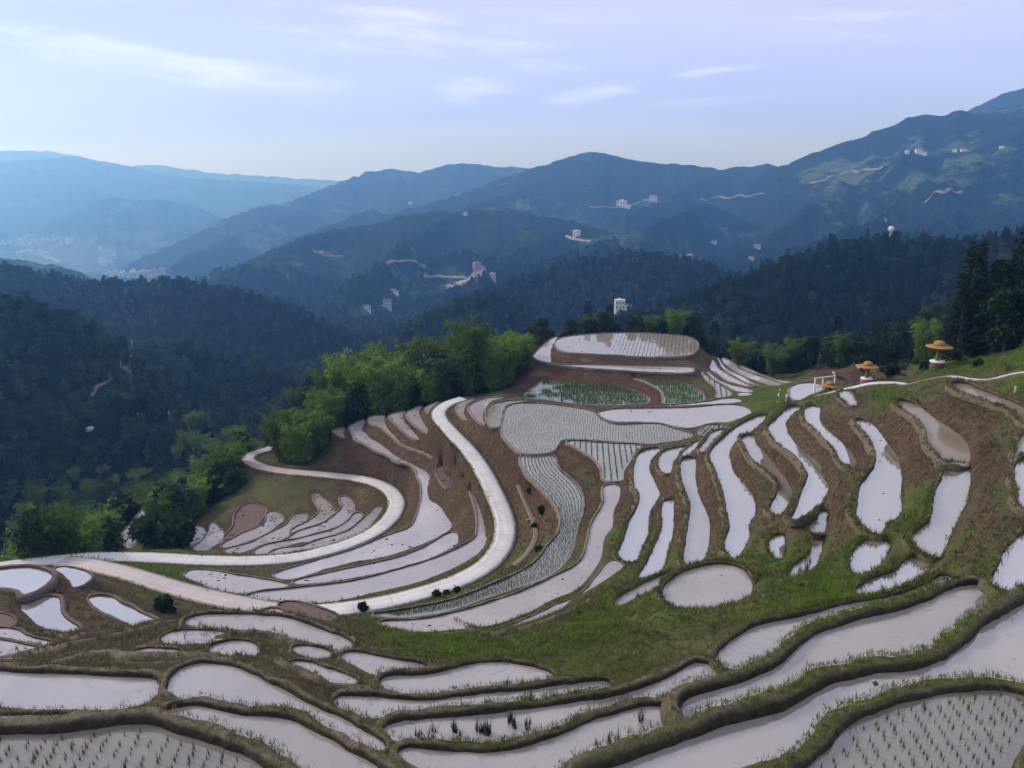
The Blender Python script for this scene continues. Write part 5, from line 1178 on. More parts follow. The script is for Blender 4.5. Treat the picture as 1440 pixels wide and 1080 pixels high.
def grove(n, xa, xb, ra, rb, mixw, labels, group, sc=(0.85, 1.15), mind=3.0, edge=2.2):
    """trees between photo columns xa..xb and ranges ra..rb (functions of x)"""
    pts = []; tries = 0
    while len(pts) < n and tries < 12000:
        tries += 1
        px = rng.uniform(xa, xb); lo, hi = ra(px), rb(px)
        r = math.sqrt(rng.uniform(lo * lo, hi * hi)) * S; t = float(theta_of_px(px, 540)); x, y = r * math.sin(t), r * math.cos(t)
        if float(edge_at(x, y)) < edge or any((x - a) ** 2 + (y - b) ** 2 < mind * mind for a, b in pts): continue
        if any((x - a) ** 2 + (y - b) ** 2 < q * q for a, b, q in KEEPOUT): continue
        pts.append((x, y))
        kd = rng.choice(list(mixw), p=np.array(list(mixw.values())) / sum(mixw.values()))
        f = 1 - 0.38 * float(smooth(655, 745, px)) if 'upper strip' in group else 1.0
        plant(kd, x, y, rng.uniform(*sc) * f, labels[kd], group)
    return pts
KEEPOUT = []
ip = lambda X, Y: (lambda x: float(np.interp(x, X, Y)))
A_ = []
# behind the bright rim of the upper strips
A_ += grove(92, 455, 760, ip([455, 540, 640, 700, 730, 760], [122, 123, 121.5, 119, 123, 139]), ip([455, 600, 760], [142, 146, 160]), {'bamboo': .66, 'bamboo_dark': .12, 'broad': .22},
      {'bamboo': 'feathery green bamboo in the grove behind the bright rim of the upper strip paddies', 'bamboo_dark': 'deeper green bamboo in the grove behind the bright rim of the upper strip paddies', 'broad': 'dark round tree among the bamboo behind the upper strip paddies'}, 'bamboo grove behind the upper strip paddies', (0.75, 1.45), 2.5)
A_ += grove(16, 372, 455, ip([372, 400, 455], [127, 118, 120]), ip([372, 455], [138, 142]), {'bamboo': .8, 'broad': .2},
      {'bamboo': 'bright yellow-green bamboo above the far end of the lower road', 'broad': 'dark tree below the bright bamboo at the far end of the lower road'}, 'bamboo at the far end of the lower road', (0.8, 1.05), 2.6)
A_ += grove(50, 175, 350, ip([175, 230, 265, 350], [104, 109, 118, 128]), ip([175, 265, 350], [125, 138, 150]), {'bamboo': .55, 'broad': .3, 'mixed': .15},
      {'bamboo': 'green bamboo on the slope left of the small looped terraces', 'broad': 'dark bushy tree on the slope left of the small looped terraces', 'mixed': 'grey-green tree on the slope left of the small looped terraces'}, 'trees left of the small looped terraces', (0.7, 1.0), 2.5)
A_ += grove(36, -30, 185, ip([-30, 60, 185], [86, 92, 102]), ip([-30, 185], [118, 128]), {'bamboo': .7, 'broad': .12, 'mixed': .18},
      {'bamboo': 'green bamboo on the slope below the road hairpin at lower left', 'broad': 'dark tree on the slope below the road hairpin', 'mixed': 'grey-green tree on the slope below the road hairpin'}, 'trees below the road hairpin', (0.75, 1.05), 2.8)
# behind the knoll
A_ += grove(42, 700, 1010, ip([700, 745, 800, 880, 960, 1010], [150, 152, 156, 157, 153, 144]), ip([700, 1010], [176, 172]), {'bamboo_dark': .42, 'fir': .25, 'broad': .23, 'mixed': .1},
      {'bamboo_dark': 'pale bamboo standing behind the round knoll', 'fir': 'dark pointed fir standing behind the round knoll', 'broad': 'dark round tree standing behind the knoll', 'mixed': 'thin grey-green tree standing behind the knoll'}, 'trees behind the round knoll', (0.75, 1.0), 2.6)
A_ += grove(54, 1005, 1300, ip([1005, 1060, 1130, 1180, 1300], [141, 138, 136, 137, 131]), ip([1005, 1180, 1300], [164, 166, 158]), {'bamboo_dark': .4, 'broad': .45, 'fir': .15},
      {'bamboo_dark': 'leafy bamboo at the wood edge right of the fan of thin paddies', 'broad': 'dark tree at the wood edge behind the brown field', 'fir': 'dark fir at the wood edge behind the brown field'}, 'wood behind the brown field', (0.6, 0.85), 2.4)
A_ += grove(38, 1330, 1500, ip([1335, 1400, 1500], [90, 84, 82]), ip([1335, 1500], [112, 106]), {'fir': .72, 'broad': .28},
      {'fir': 'tall dark fir in the stand at the right edge above the grassy mound', 'broad': 'dark tree among the tall firs at the right edge'}, 'fir stand at the right edge', (0.85, 1.3), 1.8)
A_ += grove(34, 360, 600, ip([360, 600], [146, 148]), ip([360, 600], [185, 192]), {'bamboo': .35, 'broad': .45, 'mixed': .2},
      {'bamboo': 'bamboo on the lower ridge beside the small green field', 'broad': 'dark tree on the lower ridge beside the small green field', 'mixed': 'grey-green tree on the lower ridge beside the small green field'}, 'trees on the lower ridge', (0.7, 1.0), 3.0)
print('trees', NTREES)
# single shrubs
bm = [bush(400 + i) for i in range(3)]
BM = [(s.mesh('stem', M['bark']), mesh_np('leaves', V, F, M['shrub'])) for s, V, F in bm]
def shrub(u, v, sc, label, group=None, zoff=-0.1, name='shrub'):
    p, r = hit(u, v); b = BM[rng.integers(3)]
    e = obj(name, None, loc=(p[0], p[1], p[2] + zoff), rot=(0, 0, rng.random() * 6), scale=sc); tag(e, label, 'shrub', group)
    obj('stem', b[0], e); obj('leaves', b[1], e)
SHR = [(510, 858, .6, 'dark bushy shrub at the end of the upper road'), (614, 840, .5, 'first and largest of the shrubs along the outer kerb of the upper road bend'), (628, 837, .45, 'second shrub along the outer kerb of the upper road bend'),
 (643, 833, .42, 'third shrub along the outer kerb of the upper road bend'), (757, 775, .5, 'dark bush at the lower end of the green strip beside the dirt trail'), (752, 742, .38, 'green bush beside the dirt trail where wooden steps cross'),
 (762, 722, .55, 'dense green bush near the top of the dirt trail'), (745, 700, .38, 'topmost green bush beside the dirt trail')]
for s in SHR: shrub(*s)
for (u, v) in [(205, 755), (222, 760), (238, 752), (250, 740), (232, 735), (245, 722), (262, 715), (228, 715), (215, 768), (270, 700), (290, 705), (310, 700), (285, 690), (330, 690), (252, 765), (238, 770)]:
    shrub(u, v, rng.uniform(1.6, 2.6), 'dark green bush on the bank between the twin-strip paddy and the bluish pool', 'bushes beside the twin-strip paddy')
for (u, v) in [(1270, 520), (1290, 512), (1300, 520), (1345, 505), (1375, 515), (1255, 528), (1240, 523), (1390, 470), (1420, 468), (1365, 480)]:
    shrub(u, v, rng.uniform(.5, .95), 'low green scrub on the slope around the tall straw hat sculptures', 'scrub around the straw hats')
# small conical bush by the slanting paddy
s_, V, F = fir(350, 2.0, 0.75, 900)
e = obj('conical_bush', None, loc=tuple(hit(232, 862)[0] + (0, 0, -0.1))); tag(e, 'small dark conical bush beside the dusty track at lower left', 'bush'); e.scale = (0.95, .95, .95)
obj('stem', s_.mesh('stem', M['bark']), e); obj('leaves', mesh_np('leaves', V * (1, 1, 1), F, M['fir']), e)

# ------------------------------------------------------------------ forest on the hillsides: one mass, instanced from the crowns above
HOUSE_PX = []
def forest():
    N = 150000
    R = np.exp(rng.uniform(math.log(132 * S), math.log(1550), N)); T = rng.uniform(-math.radians(43), math.radians(43), N)
    x, y = R * np.sin(T), R * np.cos(T)
    size = np.interp(R, [170, 400, 1000, 1550], [0.72, 0.78, 0.95, 1.15])
    sp = np.interp(R, [170, 400, 1000, 1550], [3.4, 4.2, 6.4, 9.0])
    z = zground(x, y); u, v = project(x, y, z)
    cl = bil(CLEAR, rf, th, np.maximum(R, RN1), T) * (R > RN1)
    keep = (u > -120) & (u < 1560) & (edge_at(x, y) > 3) & (cl + 0.25 * fbm(x / 60, y / 60, 3, 7) < 0.26 + 0.2 * rng.random(N))
    # near side only where the slope falls away behind the groves
    keep &= ~((R < 158 * S) & (u > 455) & (u < 1420))
    keep &= ~((R < 150 * S) & (u > 150) & (u <= 455)) & ~((u > 1420) & (R < 112 * S))
    # target density: one tree per sp^2
    dens = N / (math.log(1550 / (132 * S)) * math.radians(86)) / (R * R)          # points per m2
    keep &= rng.random(N) < np.clip(1.0 / (sp * sp) / dens, 0, 1)
    for (hx, hy, q) in HKEEP:
        keep &= (x - hx) ** 2 + (y - hy) ** 2 > q * q
        # sight line towards the viewer
        hr = math.hypot(hx, hy); along = (x * hx + y * hy) / hr; across = np.abs(x * hy - y * hx) / hr
        keep &= ~((along < hr) & (along > hr - 4.5 * q) & (across < q * 0.75))
    x, y, z, R = x[keep], y[keep], z[keep], R[keep]; u = u[keep]; size = size[keep] * rng.uniform(.7, 1.3, keep.sum())
    pn = fbm(x / 70, y / 70, 3, 13)
    kindv = np.where(pn + 0.35 * rng.normal(size=len(x)) > 0.0, 0, np.where(rng.random(len(x)) < 0.88, 1, 2))
    kindv = np.where((u < 460) & (R < 330) & (pn > 0.05) & (rng.random(len(x)) < .5), 3, kindv)
    right = (u > 880) & (R > 380) & (R < 700)
    kindv = np.where(right & (rng.random(len(x)) < 0.8), np.where(pn + 0.4 * rng.normal(size=len(x)) > 0.12, 0, np.where(rng.random(len(x)) < .5, 1, 2)), kindv)
    return np.c_[x, y, z - 0.6], size, kindv
def build_forest():
    P, sz, kv = forest()
    me = bpy.data.meshes.new('forest'); me.vertices.add(len(P)); me.vertices.foreach_set('co', P.astype(np.float32).ravel())
    attr(me, 'size', sz); attr(me, 'spin', rng.random(len(P)) * 6.28); attr(me, 'sort', kv)
    o = obj('forest', me); tag(o, 'dense mixed forest covering the near and middle hillsides', None, None, 'stuff')
    ng = bpy.data.node_groups.new('forest_scatter', 'GeometryNodeTree')
    ng.interface.new_socket('Geometry', in_out='INPUT', socket_type='NodeSocketGeometry'); ng.interface.new_socket('Geometry', in_out='OUTPUT', socket_type='NodeSocketGeometry')
    N, L = ng.nodes.new, ng.links.new
    gi, go = N('NodeGroupInput'), N('NodeGroupOutput')
    def named(nm):
        a = N('GeometryNodeInputNamedAttribute'); a.data_type = 'FLOAT'; a.inputs['Name'].default_value = nm; return a.outputs['Attribute']
    join = N('GeometryNodeJoinGeometry')
    rot = N('ShaderNodeCombineXYZ'); L(named('spin'), rot.inputs[2])
    for k, kd in enumerate(('mixed', 'broad', 'fir', 'bamboo')):
        cmp_ = N('FunctionNodeCompare'); cmp_.data_type = 'FLOAT'; cmp_.operation = 'EQUAL'
        L(named('sort'), cmp_.inputs[0]); cmp_.inputs[1].default_value = k; cmp_.inputs['Epsilon'].default_value = 0.4
        gs = N('GeometryNodeGeometryToInstance')
        for c in PROTO[kd]:
            if c is None: continue
            oi = N('GeometryNodeObjectInfo'); oi.transform_space = 'ORIGINAL'; oi.inputs['Object'].default_value = c; oi.inputs['As Instance'].default_value = False
            L(oi.outputs['Geometry'], gs.inputs[0])
        ip_ = N('GeometryNodeInstanceOnPoints'); ip_.inputs['Pick Instance'].default_value = True
        L(gi.outputs[0], ip_.inputs['Points']); L(cmp_.outputs[0], ip_.inputs['Selection']); L(gs.outputs[0], ip_.inputs['Instance'])
        L(rot.outputs[0], ip_.inputs['Rotation']); L(named('size'), ip_.inputs['Scale']); L(ip_.outputs[0], join.inputs[0])
    L(join.outputs[0], go.inputs[0])
    m = o.modifiers.new('scatter', 'NODES'); m.node_group = ng
    print('forest', len(P))

# ------------------------------------------------------------------ straw hat sculptures
def hat(loc, dia, pole_h, drum, label, tilt=0.0, pole=True):
    e = obj('straw_hat_sculpture', None, loc=tuple(loc), rot=(0, tilt, 0.4)); tag(e, label, 'sculpture', 'giant straw hats on the hillside')
    R = dia / 2; z0 = pole_h
    b = MB().lathe([(0.05, z0 - 0.02), (R * .45, z0 - 0.03), (R * .8, z0 - 0.08), (R, z0 - 0.17), (R * 1.005, z0 - 0.13), (R * .97, z0 - 0.09), (R * .8, z0 + 0.0), (R * .48, z0 + 0.07), (R * .43, z0 + 0.09)], 40)
    obj('brim', b.mesh('brim', M['straw'], True), e)
    rc = R * 0.46
    prof = [(rc, z0 + 0.06)] + [(rc * (math.cos(t) ** 0.8 if t < 1.5 else 0.02), z0 + 0.08 + rc * 0.82 * math.sin(t)) for t in np.linspace(0.05, 1.56, 9)]
    obj('hat_crown', MB().lathe(prof, 32).mesh('hat_crown', M['straw'], True), e)
    obj('hat_band', MB().lathe([(rc * 1.0, z0 + .07), (rc * 1.035, z0 + .08), (rc * 1.03, z0 + .17), (rc * .985, z0 + .18)], 32).mesh('hat_band', M['wood'], True), e)
    w = dia * 0.085
    obj('post', MB().lathe([(w * 1.1, 0.1 if pole else -.2), (w, pole_h * .3), (w * .92, pole_h * .7), (w * 1.05, z0)], 16).mesh('post', M['wood'], True), e)
    if pole:
        rd, hd = dia * 0.265, dia * 0.21
        obj('base', MB().lathe([(rd * .98, -0.35), (rd, 0.0), (rd, hd * .8), (rd * .99, hd * .82)], 28).mesh('base', M[drum], True), e)
        obj('base_cap', MB().lathe([(rd * 1.03, hd * .8), (rd * 1.04, hd), (rd * .9, hd * 1.08), (0.02, hd * 1.09)], 28).mesh('base_cap', M['white'], True), e)
    return e
def fdepth(p): return p[1] * CP - p[2] * SP
def at(u, v, zb=None):
    if zb is None: return hit(u, v)[0]
    x, y = unproject(u, v, zb * S); return np.array([float(x), float(y), zb * S])
p1 = at(1317, 516, -17.0); p1[2] = zground(p1[0], p1[1]); d1 = fdepth(p1)
p2 = at(1218, 537, -19.6); p2[2] = zground(p2[0], p2[1]); d2 = fdepth(p2)
hat(p1, 35 * d1 / FPX, 29 * d1 / FPX, 'drum_brown', 'highest straw hat sculpture, on a brown drum with a white top')
hat(p2, 29 * d2 / FPX, 24 * d2 / FPX, 'drum_pink', 'straw hat sculpture on a pinkish drum beside the white footpath')
p3 = at(1166, 548, -21.6); p3[2] = zground(p3[0], p3[1]); d3 = fdepth(p3)
hat(p3, 27 * d3 / FPX, 7.5 * d3 / FPX, 'drum_brown', 'lowest straw hat sculpture, close to the ground behind the white frame', 0.12, False)
# white photo frame beside the pond
p = at(1145, 548, -22.2); p[2] = float(zground(p[0], p[1])); d = fdepth(p); k = d / FPX
q = at(1173, 541, -21.9); ang = math.atan2(q[1] - p[1], q[0] - p[0]); Lw = math.hypot(q[0] - p[0], q[1] - p[1])
e = obj('photo_frame', None, loc=tuple(p), rot=(0, 0, ang)); tag(e, 'white open timber frame standing beside the half-moon pond', 'frame')
t = 0.07; Hh = 21 * k
for x0 in (0, Lw * .40, Lw): obj('post', MB().box(x0 - t, x0 + t, -t, t, -.5, Hh).mesh('post', M['white']), e)
obj('top_beam', MB().box(-t * 1.6, Lw + t * 1.6, -t * 1.3, t * 1.3, Hh, Hh + 2.2 * t).mesh('top_beam', M['white']), e)
for z0 in (0.10, Hh * .42): obj('rail', MB().box(t, Lw * .40 - t, -.03, .03, z0, z0 + .08).mesh('rail', M['white']), e)
for i in range(4):
    x0 = t + (Lw * .40 - 2 * t) * (i + .5) / 4; obj('slat', MB().box(x0 - .05, x0 + .05, -.02, .02, .181, Hh * .42 - .003).mesh('slat', M['white']), e)
# poles
def pole(u, v, hpx, label, arm=True, r0=30, group=None, mat='conc'):
    p, rg = hit(u, v, r0); h = hpx * fdepth(p) / FPX
    e = obj('utility_pole', None, loc=tuple(p - (0, 0, .5))); tag(e, label, 'pole', group)
    w = max(0.13, 0.55 * rg / FPX)
    obj('post', MB().tube([(0, 0, 0), (0, 0, h + .5)], [w, w * .7], 8).mesh('post', M[mat], True), e)
    if arm: obj('crossarm', MB().box(-.09 * h - .3, .09 * h + .3, -.06, .06, h * .9, h * .9 + .16).mesh('crossarm', M[mat]), e)
pole(187, 493, 16, 'utility pole at the top of the pale clearing on the left hill', True, 260)
pole(171, 521, 14, 'utility pole part way down the pale clearing on the left hill', False, 260)
pole(131, 568, 15, 'utility pole on the track near the small white shed', False, 250)
pole(196, 597, 17, 'bare utility pole in the trees right of the small white shed', False, 230)
pole(239, 593, 16, 'utility pole with a crossarm in the trees right of the bare one', True, 230)
pole(1150, 520, 28, 'slim post at the edge of the brown field', False, 120, None, 'bark')
pole(546, 889, 8, 'short dark stake at the top of the green meadow', False, 20, None, 'wood')
pole(1427, 553, 10, 'weathered stake on the grass under the white footpath', False, 40, None, 'conc')
M['bund_field'] = mat_plain('pale_dry_earth', (0.30, 0.25, 0.18), 0.9, 2.0, 0.3, 0.05)
# brown field rims right of the fan
for i, (pts, lab) in enumerate([([(1180,530),(1172,524),(1170,516),(1172,508),(1180,503)], 'low pale earth rim curling across the brown field'), ([(1183,496),(1192,505),(1205,515),(1213,521)], 'straight pale earth rim across the brown field'), ([(1248,507),(1238,517),(1230,523)], 'short pale earth rim at the right end of the brown field')]):
    W = np.array([hit(u, v, 110)[0] for u, v in pts]); W = catmull(W, 5, False)
    o = obj('earth_bank', MB().tube(W + (0, 0, .05), 0.3, 6).mesh('earth_bank', M['bund_field'], True)); tag(o, lab, 'earth bank')
# wooden steps on the trail
for i, (u, v) in enumerate([(751, 731), (756, 731)][:1]):
    p, _ = hit(u, v); e = obj('trail_step', MB().box(-1.0, 1.0, -.18, .18, -.25, .14).mesh('trail_step', M['bund_field'])); e.location = p; e.rotation_euler = (0, 0, .2); tag(e, 'pale stone step across the dirt trail', 'step')
for i, (pts, lab) in enumerate([([(1097,548),(1095,556),(1094.5,566)], 'left one of two narrow concrete channels down the green bank'), ([(1110,546),(1107,556),(1106,565)], 'right one of two narrow concrete channels, beside the half-moon pond')]):
    W = np.array([hit(u, v, 60)[0] for u, v in pts]); o = obj('concrete_channel', MB().tube(catmull(W, 5, False) + (0, 0, .03), .16, 6).mesh('concrete_channel', M['conc'], True)); tag(o, lab, 'channel')

# ------------------------------------------------------------------ houses
HKEEP = []
MESHC = {}
def house(u, v, wpx, label, floors=2, wall='wall', roof='flat', annex=0, hpx=None, r0=300, group=None, ang=None, depth=0.7, roofm='roof'):
    p, rg = hit(u, v, r0); k = fdepth(p) / FPX; wpx *= 0.85; W = wpx * k; D = W * depth; H = (hpx * k) if hpx else floors * W * 0.27
    th_ = math.atan2(p[0], p[1]); e = obj('house', None, loc=(p[0], p[1], p[2]), rot=(0, 0, -th_ + (ang if ang is not None else rng.uniform(-.35, .35))))
    tag(e, label, 'house', group); HKEEP.append((p[0], p[1], W * 1.0))
    obj('wall', MB().box(-W/2, W/2, 0, D, -H * 0.5, H).mesh('wall', M[wall]), e)
    if roof == 'flat':
        obj('roof', MB().box(-W * .53, W * .53, -W * .04, D + W * .04, H + .002, H + W * .035).box(-W * .2, W * .12, D * .3, D * .8, H + W * .037, H + W * .17).mesh('roof', M[wall]), e)
    else:
        hr = W * .2; V = [(-W*.55, -W*.07, H), (W*.55, -W*.07, H), (W*.55, D + W*.07, H), (-W*.55, D + W*.07, H), (-W*.42, D/2, H + hr), (W*.42, D/2, H + hr)]
        obj('roof', MB().add(np.array(V) + (0, 0, .002), [(0, 1, 5, 4), (1, 2, 5), (2, 3, 4, 5), (3, 0, 4), (3, 2, 1, 0)]).mesh('roof', M[roofm]), e)
    nw = 4 if W / k > 14 else 3
    fh = H / floors
    for f in range(floors):
        for i in range(nw):
            if f == 0 and i == nw // 2:
                obj('door', MB().box(-W*.045 + W * ((i + .5) / nw - .5), W*.045 + W * ((i + .5) / nw - .5), -.06, .05, 0.003, fh * .66).mesh('door', M['door']), e); continue
            cx = W * ((i + .5) / nw - .5); z0 = f * fh + fh * .3; key = ('win', round(W, 1), round(fh, 1))
            if key not in MESHC: MESHC[key] = MB().box(-W*.06, W*.06, -.05, .05, 0, fh * .42).mesh('window', M['glass'])
            obj('window', MESHC[key], e, loc=(cx, 0, z0))
    if annex:
        s = 1 if annex > 0 else -1; aw = abs(annex) * W
        x0, x1 = (W/2 + .003, W/2 + aw) if s > 0 else (-W/2 - aw, -W/2 - .003)
        a = obj('annex', MB().box(x0, x1, D*.05, D*.9, -H, H * .52).mesh('annex', M[wall]), e)
        obj('annex_roof', MB().box(x0 - W*.03, x1 + W*.03, -D*.02, D*.97, H*.52 + .002, H*.52 + W*.03).mesh('annex_roof', M[roofm]), a)
    return e
house(872, 436, 16, 'white two-storey house with a low annex standing above the knoll trees', 2, 'wall', 'flat', .7, 13, 320, None, .15)
house(516, 438, 13, 'white house at the left end of the valley hamlet', 1, 'wall', 'hip', 0, 7, 600, None, .1)
house(545, 435, 14, 'tallest cream house of the valley hamlet with stacked storeys', 3, 'wall2', 'hip', -.8, 12, 600, None, 0)
house(632, 410, 11, 'pale house beside the bare construction ground in mid valley', 2, 'wall', 'flat', 0, 8, 700)
house(672, 384, 12, 'tall pinkish house above the bare construction ground', 3, 'brickw', 'flat', 0, 14, 700)
house(693, 394, 10, 'grey-white house right of the bare construction ground', 2, 'wall2', 'flat', 0, 9, 700)
house(553, 412, 9, 'small white house in the fields above the valley hamlet', 1, 'wall', 'hip', .5, 5, 700)
house(811, 333, 12, 'white house with dark windows on the middle slope', 2, 'wall', 'flat', 0, 8, 900)
house(873, 292, 15, 'white house cluster block on the high terrace road, left one', 2, 'wall', 'flat', .5, 9, 1200)
house(918, 284, 13, 'high house with a red roof at the right end of the terrace road', 2, 'wall', 'hip', -.8, 7, 1200, None, None, .7, 'roofr')
house(1276, 217, 6, 'small white house alone at the left of the mountain shelf', 1, 'wall', 'flat', 0, 5, 1500)
house(1292, 217, 9, 'biggest white house on the mountain shelf', 2, 'wall', 'hip', .9, 7, 1500)
house(1342, 214, 6, 'first of the pair of white houses right of the shelf', 1, 'wall', 'hip', 0, 4, 1500)
house(1356, 214, 9, 'longer second white house right of the shelf', 1, 'wall', 'hip', .8, 4, 1500)
house(1408, 209, 8, 'low white shed near the right edge of the mountain shelf', 1, 'wall', 'hip', 0, 3, 1500)
house(1064, 350, 10, 'grey house among trees on the lower right slope', 1, 'wall2', 'hip', 0, 5, 800)
house(1056, 366, 9, 'small red-roofed house in the fold of the lower right slope', 1, 'wall', 'hip', 0, 4, 800, None, None, .7, 'roofr')
house(1003, 343, 8, 'pale house left of the grey one on the lower right slope', 1, 'wall', 'hip', 0, 4, 800)
house(970, 362, 9, 'white roadside house at the foot of the right slope', 1, 'wall', 'hip', 0, 4, 800)
house(655, 303, 6, 'tiny pale house under the middle ridge', 1, 'wall', 'hip', 0, 4, 1200)
house(577, 288, 6, 'small white house on the far left shoulder of the middle ridge', 1, 'wall', 'hip', 0, 4, 1500)
house(1244, 312, 8, 'flat pale house above the white round tower', 1, 'wall2', 'flat', 0, 4, 800)
house(453, 358, 6, 'small tan house at the bend of the dirt road on the left slope', 1, 'wall2', 'hip', 0, 5, 1000)
house(127, 607, 12, 'small white-roofed shed in the trees on the left slope', 1, 'wall', 'hip', 0, 4, 230, None, .2, .7, 'white')
# white round tower on the wooded spur
p, rg = hit(1252, 331, 450); k = fdepth(p) / FPX; R_ = 4.2 * k
e = obj('round_tower', None, loc=tuple(p)); tag(e, 'white domed tower standing on the wooded spur', 'tower'); HKEEP.append((p[0], p[1], 9))
obj('shaft', MB().lathe([(R_ * .62, -4), (R_ * .6, 6 * k), (R_ * .9, 6.3 * k), (R_ * .9, 7 * k)], 14).mesh('shaft', M['white'], False), e)
obj('dome', MB().lathe([(R_, 7.01 * k), (R_ * 1.02, 8.5 * k), (R_ * .85, 11 * k), (R_ * .45, 12.6 * k), (.05, 13 * k)], 16).mesh('dome', M['white'], True), e)
for i in range(6):
    t = i * math.pi / 3; x, y = R_ * .61 * math.cos(t), R_ * .61 * math.sin(t)
    obj('window', MB().box(x - .25, x + .25, y - .25, y + .25, 2.5 * k, 4.8 * k).mesh('window', M['glass']), e)
# town in the far valley
def town_mesh(seed):
    r = np.random.default_rng(seed); w, d, h = 11 + 5 * r.random(), 9 + 3 * r.random(), 8 + 9 * r.random()
    me = bpy.data.meshes.new('town_house'); b = MB().box(-w/2, w/2, -d/2, d/2, -6, h)
    n0 = len(b.f); b.box(-w*.54, w*.54, -d*.54, d*.54, h + .01, h + .7).box(-w*.2, w*.1, -d*.2, d*.2, h + .71, h + 3); n1 = len(b.f)
    for f in range(int(h // 3.2)):
        for i in range(3):
            cx = w * ((i + .5) / 3 - .5); b.box(cx - 1.1, cx + 1.1, -d/2 - .08, -d/2 + .05, f * 3.2 + 1.0, f * 3.2 + 2.5)
    me.from_pydata([tuple(p) for p in np.concatenate(b.v)], [], b.f)
    for m in (M[('townwall', 'wall2', 'townwall', 'brickw')[seed % 4]], M[('wall2', 'roof', 'roofr', 'wall')[seed % 4]], M['glass']): me.materials.append(m)
    mi = [0] * n0 + [1] * (n1 - n0) + [2] * (len(b.f) - n1); me.polygons.foreach_set('material_index', mi); me.update(); return me
TM = [town_mesh(i) for i in range(5)]
def town(n, us, vs_, lab, grp, r0=1500, jit=(4, 1.5), sc=(1.0, 1.7)):
    for i in range(n):
        t = rng.random() * (len(us) - 1); u = np.interp(t, range(len(us)), us) + rng.normal(0, jit[0]); v = np.interp(t, range(len(us)), vs_) + rng.normal(0, jit[1])
        p, rg = hit(u, v, r0)
        o = obj('town_house', TM[rng.integers(5)], loc=tuple(p), rot=(0, 0, rng.uniform(-.5, .5)), scale=rng.uniform(*sc)); tag(o, lab, 'house', grp)
town(46, [150, 170, 190, 210, 230], [389, 386, 388, 386, 384], 'pale town block packed in the valley beyond the dark wooded ridge', 'town blocks beyond the dark ridge', 1900, (4, 1.6), (.75, 1.1))
town(24, [135, 150, 158, 148, 145], [352, 354, 362, 370, 376], 'pale town block along the valley road above the packed blocks', 'town blocks along the valley road', 1900, (4, 2), (.8, 1.2))
town(34, [2, 30, 60, 85, 105], [343, 341, 342, 341, 340], 'hazy pale block in the far row of the valley town', 'far row of town blocks', 1900, (4, 1.5), (1.0, 1.5))
town(22, [18, 40, 60, 75], [357, 356, 358, 361], 'hazy pale block in the nearer row of the valley town', 'nearer row of town blocks', 1900, (3, 1.2), (.9, 1.3))
# tracks on the far slopes, laid on the ground
def track(name, w, pts, lab, mk='dirt', r0=600, lift=0.5):
    W = np.array([hit(u, v, r0)[0] for u, v in pts]); W = resample(catmull(W, 6, False), w * .8, False)
    d = np.gradient(W[:, :2], axis=0); d /= np.hypot(*d.T)[:, None] + 1e-9; n = np.stack([-d[:, 1], d[:, 0]], 1); m = len(W)
    zc = zground(W[:, 0], W[:, 1]); zc = np.maximum(zc, np.maximum(zground(*(W[:, :2] + n * w / 2).T), zground(*(W[:, :2] - n * w / 2).T))) + lift
    rows = [np.c_[W[:, :2] + n * q * w, zc - (0 if abs(q) < .6 else w * .5)] for q in (-.75, -.5, 0, .5, .75)]
    i = np.arange(m - 1); F = np.concatenate([np.stack([r * m + i, r * m + i + 1, (r + 1) * m + i + 1, (r + 1) * m + i], 1) for r in range(4)])
    me = mesh_np(name, np.concatenate(rows), F[:, ::-1], M[mk], True); attr(me, 'edge', np.repeat([1.0, .6, 0, .6, 1.0], m)); attr(me, 'along', np.zeros(5 * m) + 2)
    tag(obj(name, me), lab, None, None, 'structure')
    for q in range(0, m, 3): HKEEP.append((W[q, 0], W[q, 1], w * .9))
track('dirt_road', 7, [(588, 384), (596, 387), (612, 388.5), (630, 390), (645, 391), (662, 393)], 'pale dirt road along the mid valley slope', 'farroad', 700)
track('dirt_road', 7, [(540, 369), (555, 371), (572, 370), (588, 374), (600, 379)], 'pale dirt road bending round the wooded shoulder', 'dirt', 700)
track('construction_ground', 22, [(642, 404), (652, 401), (664, 396), (672, 389), (676, 380), (672, 376)], 'bare pinkish construction ground in mid valley', 'farroad', 700)
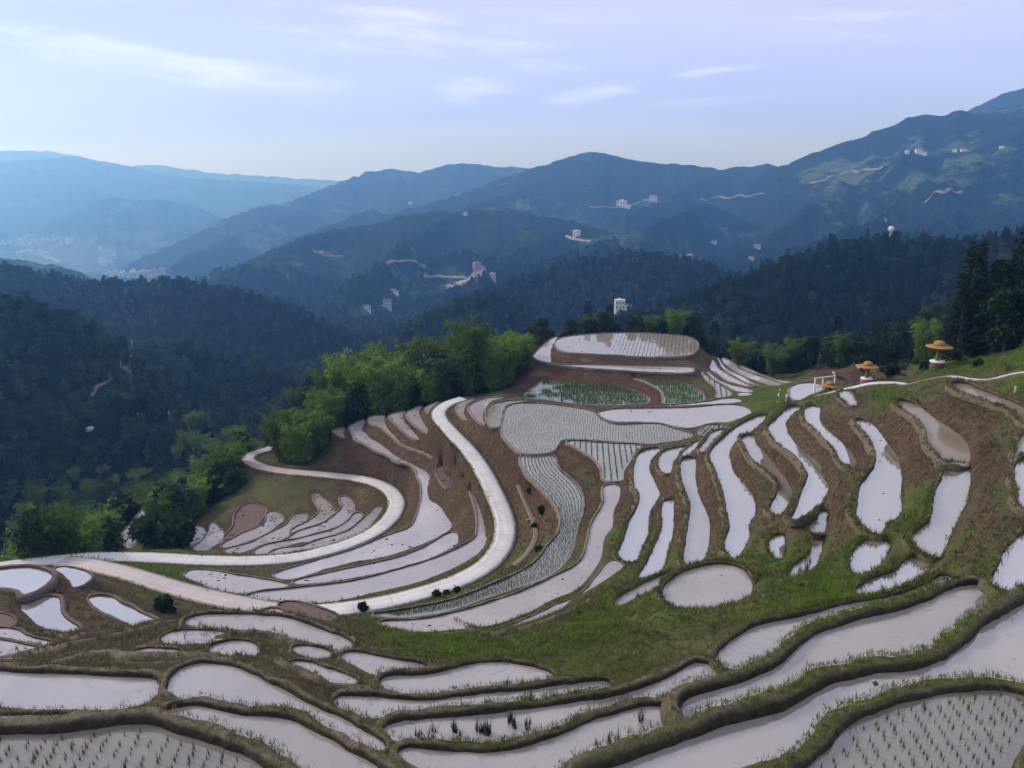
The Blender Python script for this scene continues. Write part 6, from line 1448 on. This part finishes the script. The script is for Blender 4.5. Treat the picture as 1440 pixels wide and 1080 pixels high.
track('dirt_road', 9, [(1142, 257), (1160, 254), (1180, 247), (1200, 240), (1222, 238), (1245, 237)], 'tan road cut across the mountain flank', 'dirt', 1200)
track('dirt_road', 7, [(985, 279), (1010, 277), (1045, 275), (1075, 272)], 'thin pale road on the slope under the jagged ridge', 'dirt', 1200)
track('dirt_road', 8, [(1300, 286), (1315, 275), (1330, 270), (1352, 268)], 'reddish track forking on the right mountain slope', 'dirt', 1000)
track('dirt_road', 7, [(797, 332), (806, 336), (818, 339), (832, 340)], 'pale forecourt road below the white house on the middle slope', 'farroad', 900)
track('dirt_road', 7, [(828, 290), (845, 291), (862, 292), (885, 289), (900, 284)], 'pale road joining the two houses on the high terrace', 'dirt', 1200)
track('dirt_road', 8, [(440, 352), (452, 357), (462, 360), (480, 361)], 'tan road cutting at the bend on the left slope', 'dirt', 1000)
track('dirt_road', 12, [(45, 356), (60, 359), (75, 364), (88, 367.5)], 'pale road entering the valley town', 'farroad', 2500, 1.0)
track('hill_path', 1.5, [(186, 492), (183, 503), (176, 515), (165, 527), (150, 538), (134, 547), (129, 560), (127, 580)], 'pale footpath climbing the clearing on the left hill', 'dirt', 240, .3)
build_forest()

# ------------------------------------------------------------------ the air
def haze():
    m = bpy.data.materials.new('haze'); m.use_nodes = True; nt = m.node_tree
    for n in list(nt.nodes): nt.nodes.remove(n)
    out = nt.nodes.new('ShaderNodeOutputMaterial'); v = nt.nodes.new('ShaderNodeVolumePrincipled')
    v.inputs['Color'].default_value = HAZE_COLOR; v.inputs['Density'].default_value = HAZE_DENSITY; v.inputs['Absorption Color'].default_value = (1, 1, 1, 1); v.inputs['Anisotropy'].default_value = 0.55
    nt.links.new(v.outputs[0], out.inputs['Volume'])
    zlo = min(float(Zh.min()), -460) - 20; zhi = max(float(Zh.max()), 20) + 30
    b = MB().box(-11400, 11400, -400, 11400, zlo, zhi); o = obj('haze', b.mesh('haze', m)); tag(o, 'blue evening haze filling the valley', None, None, 'stuff')
HAZE_COLOR = (0.20, 0.475, 1.0, 1)
HAZE_DENSITY = 0.00025
haze()
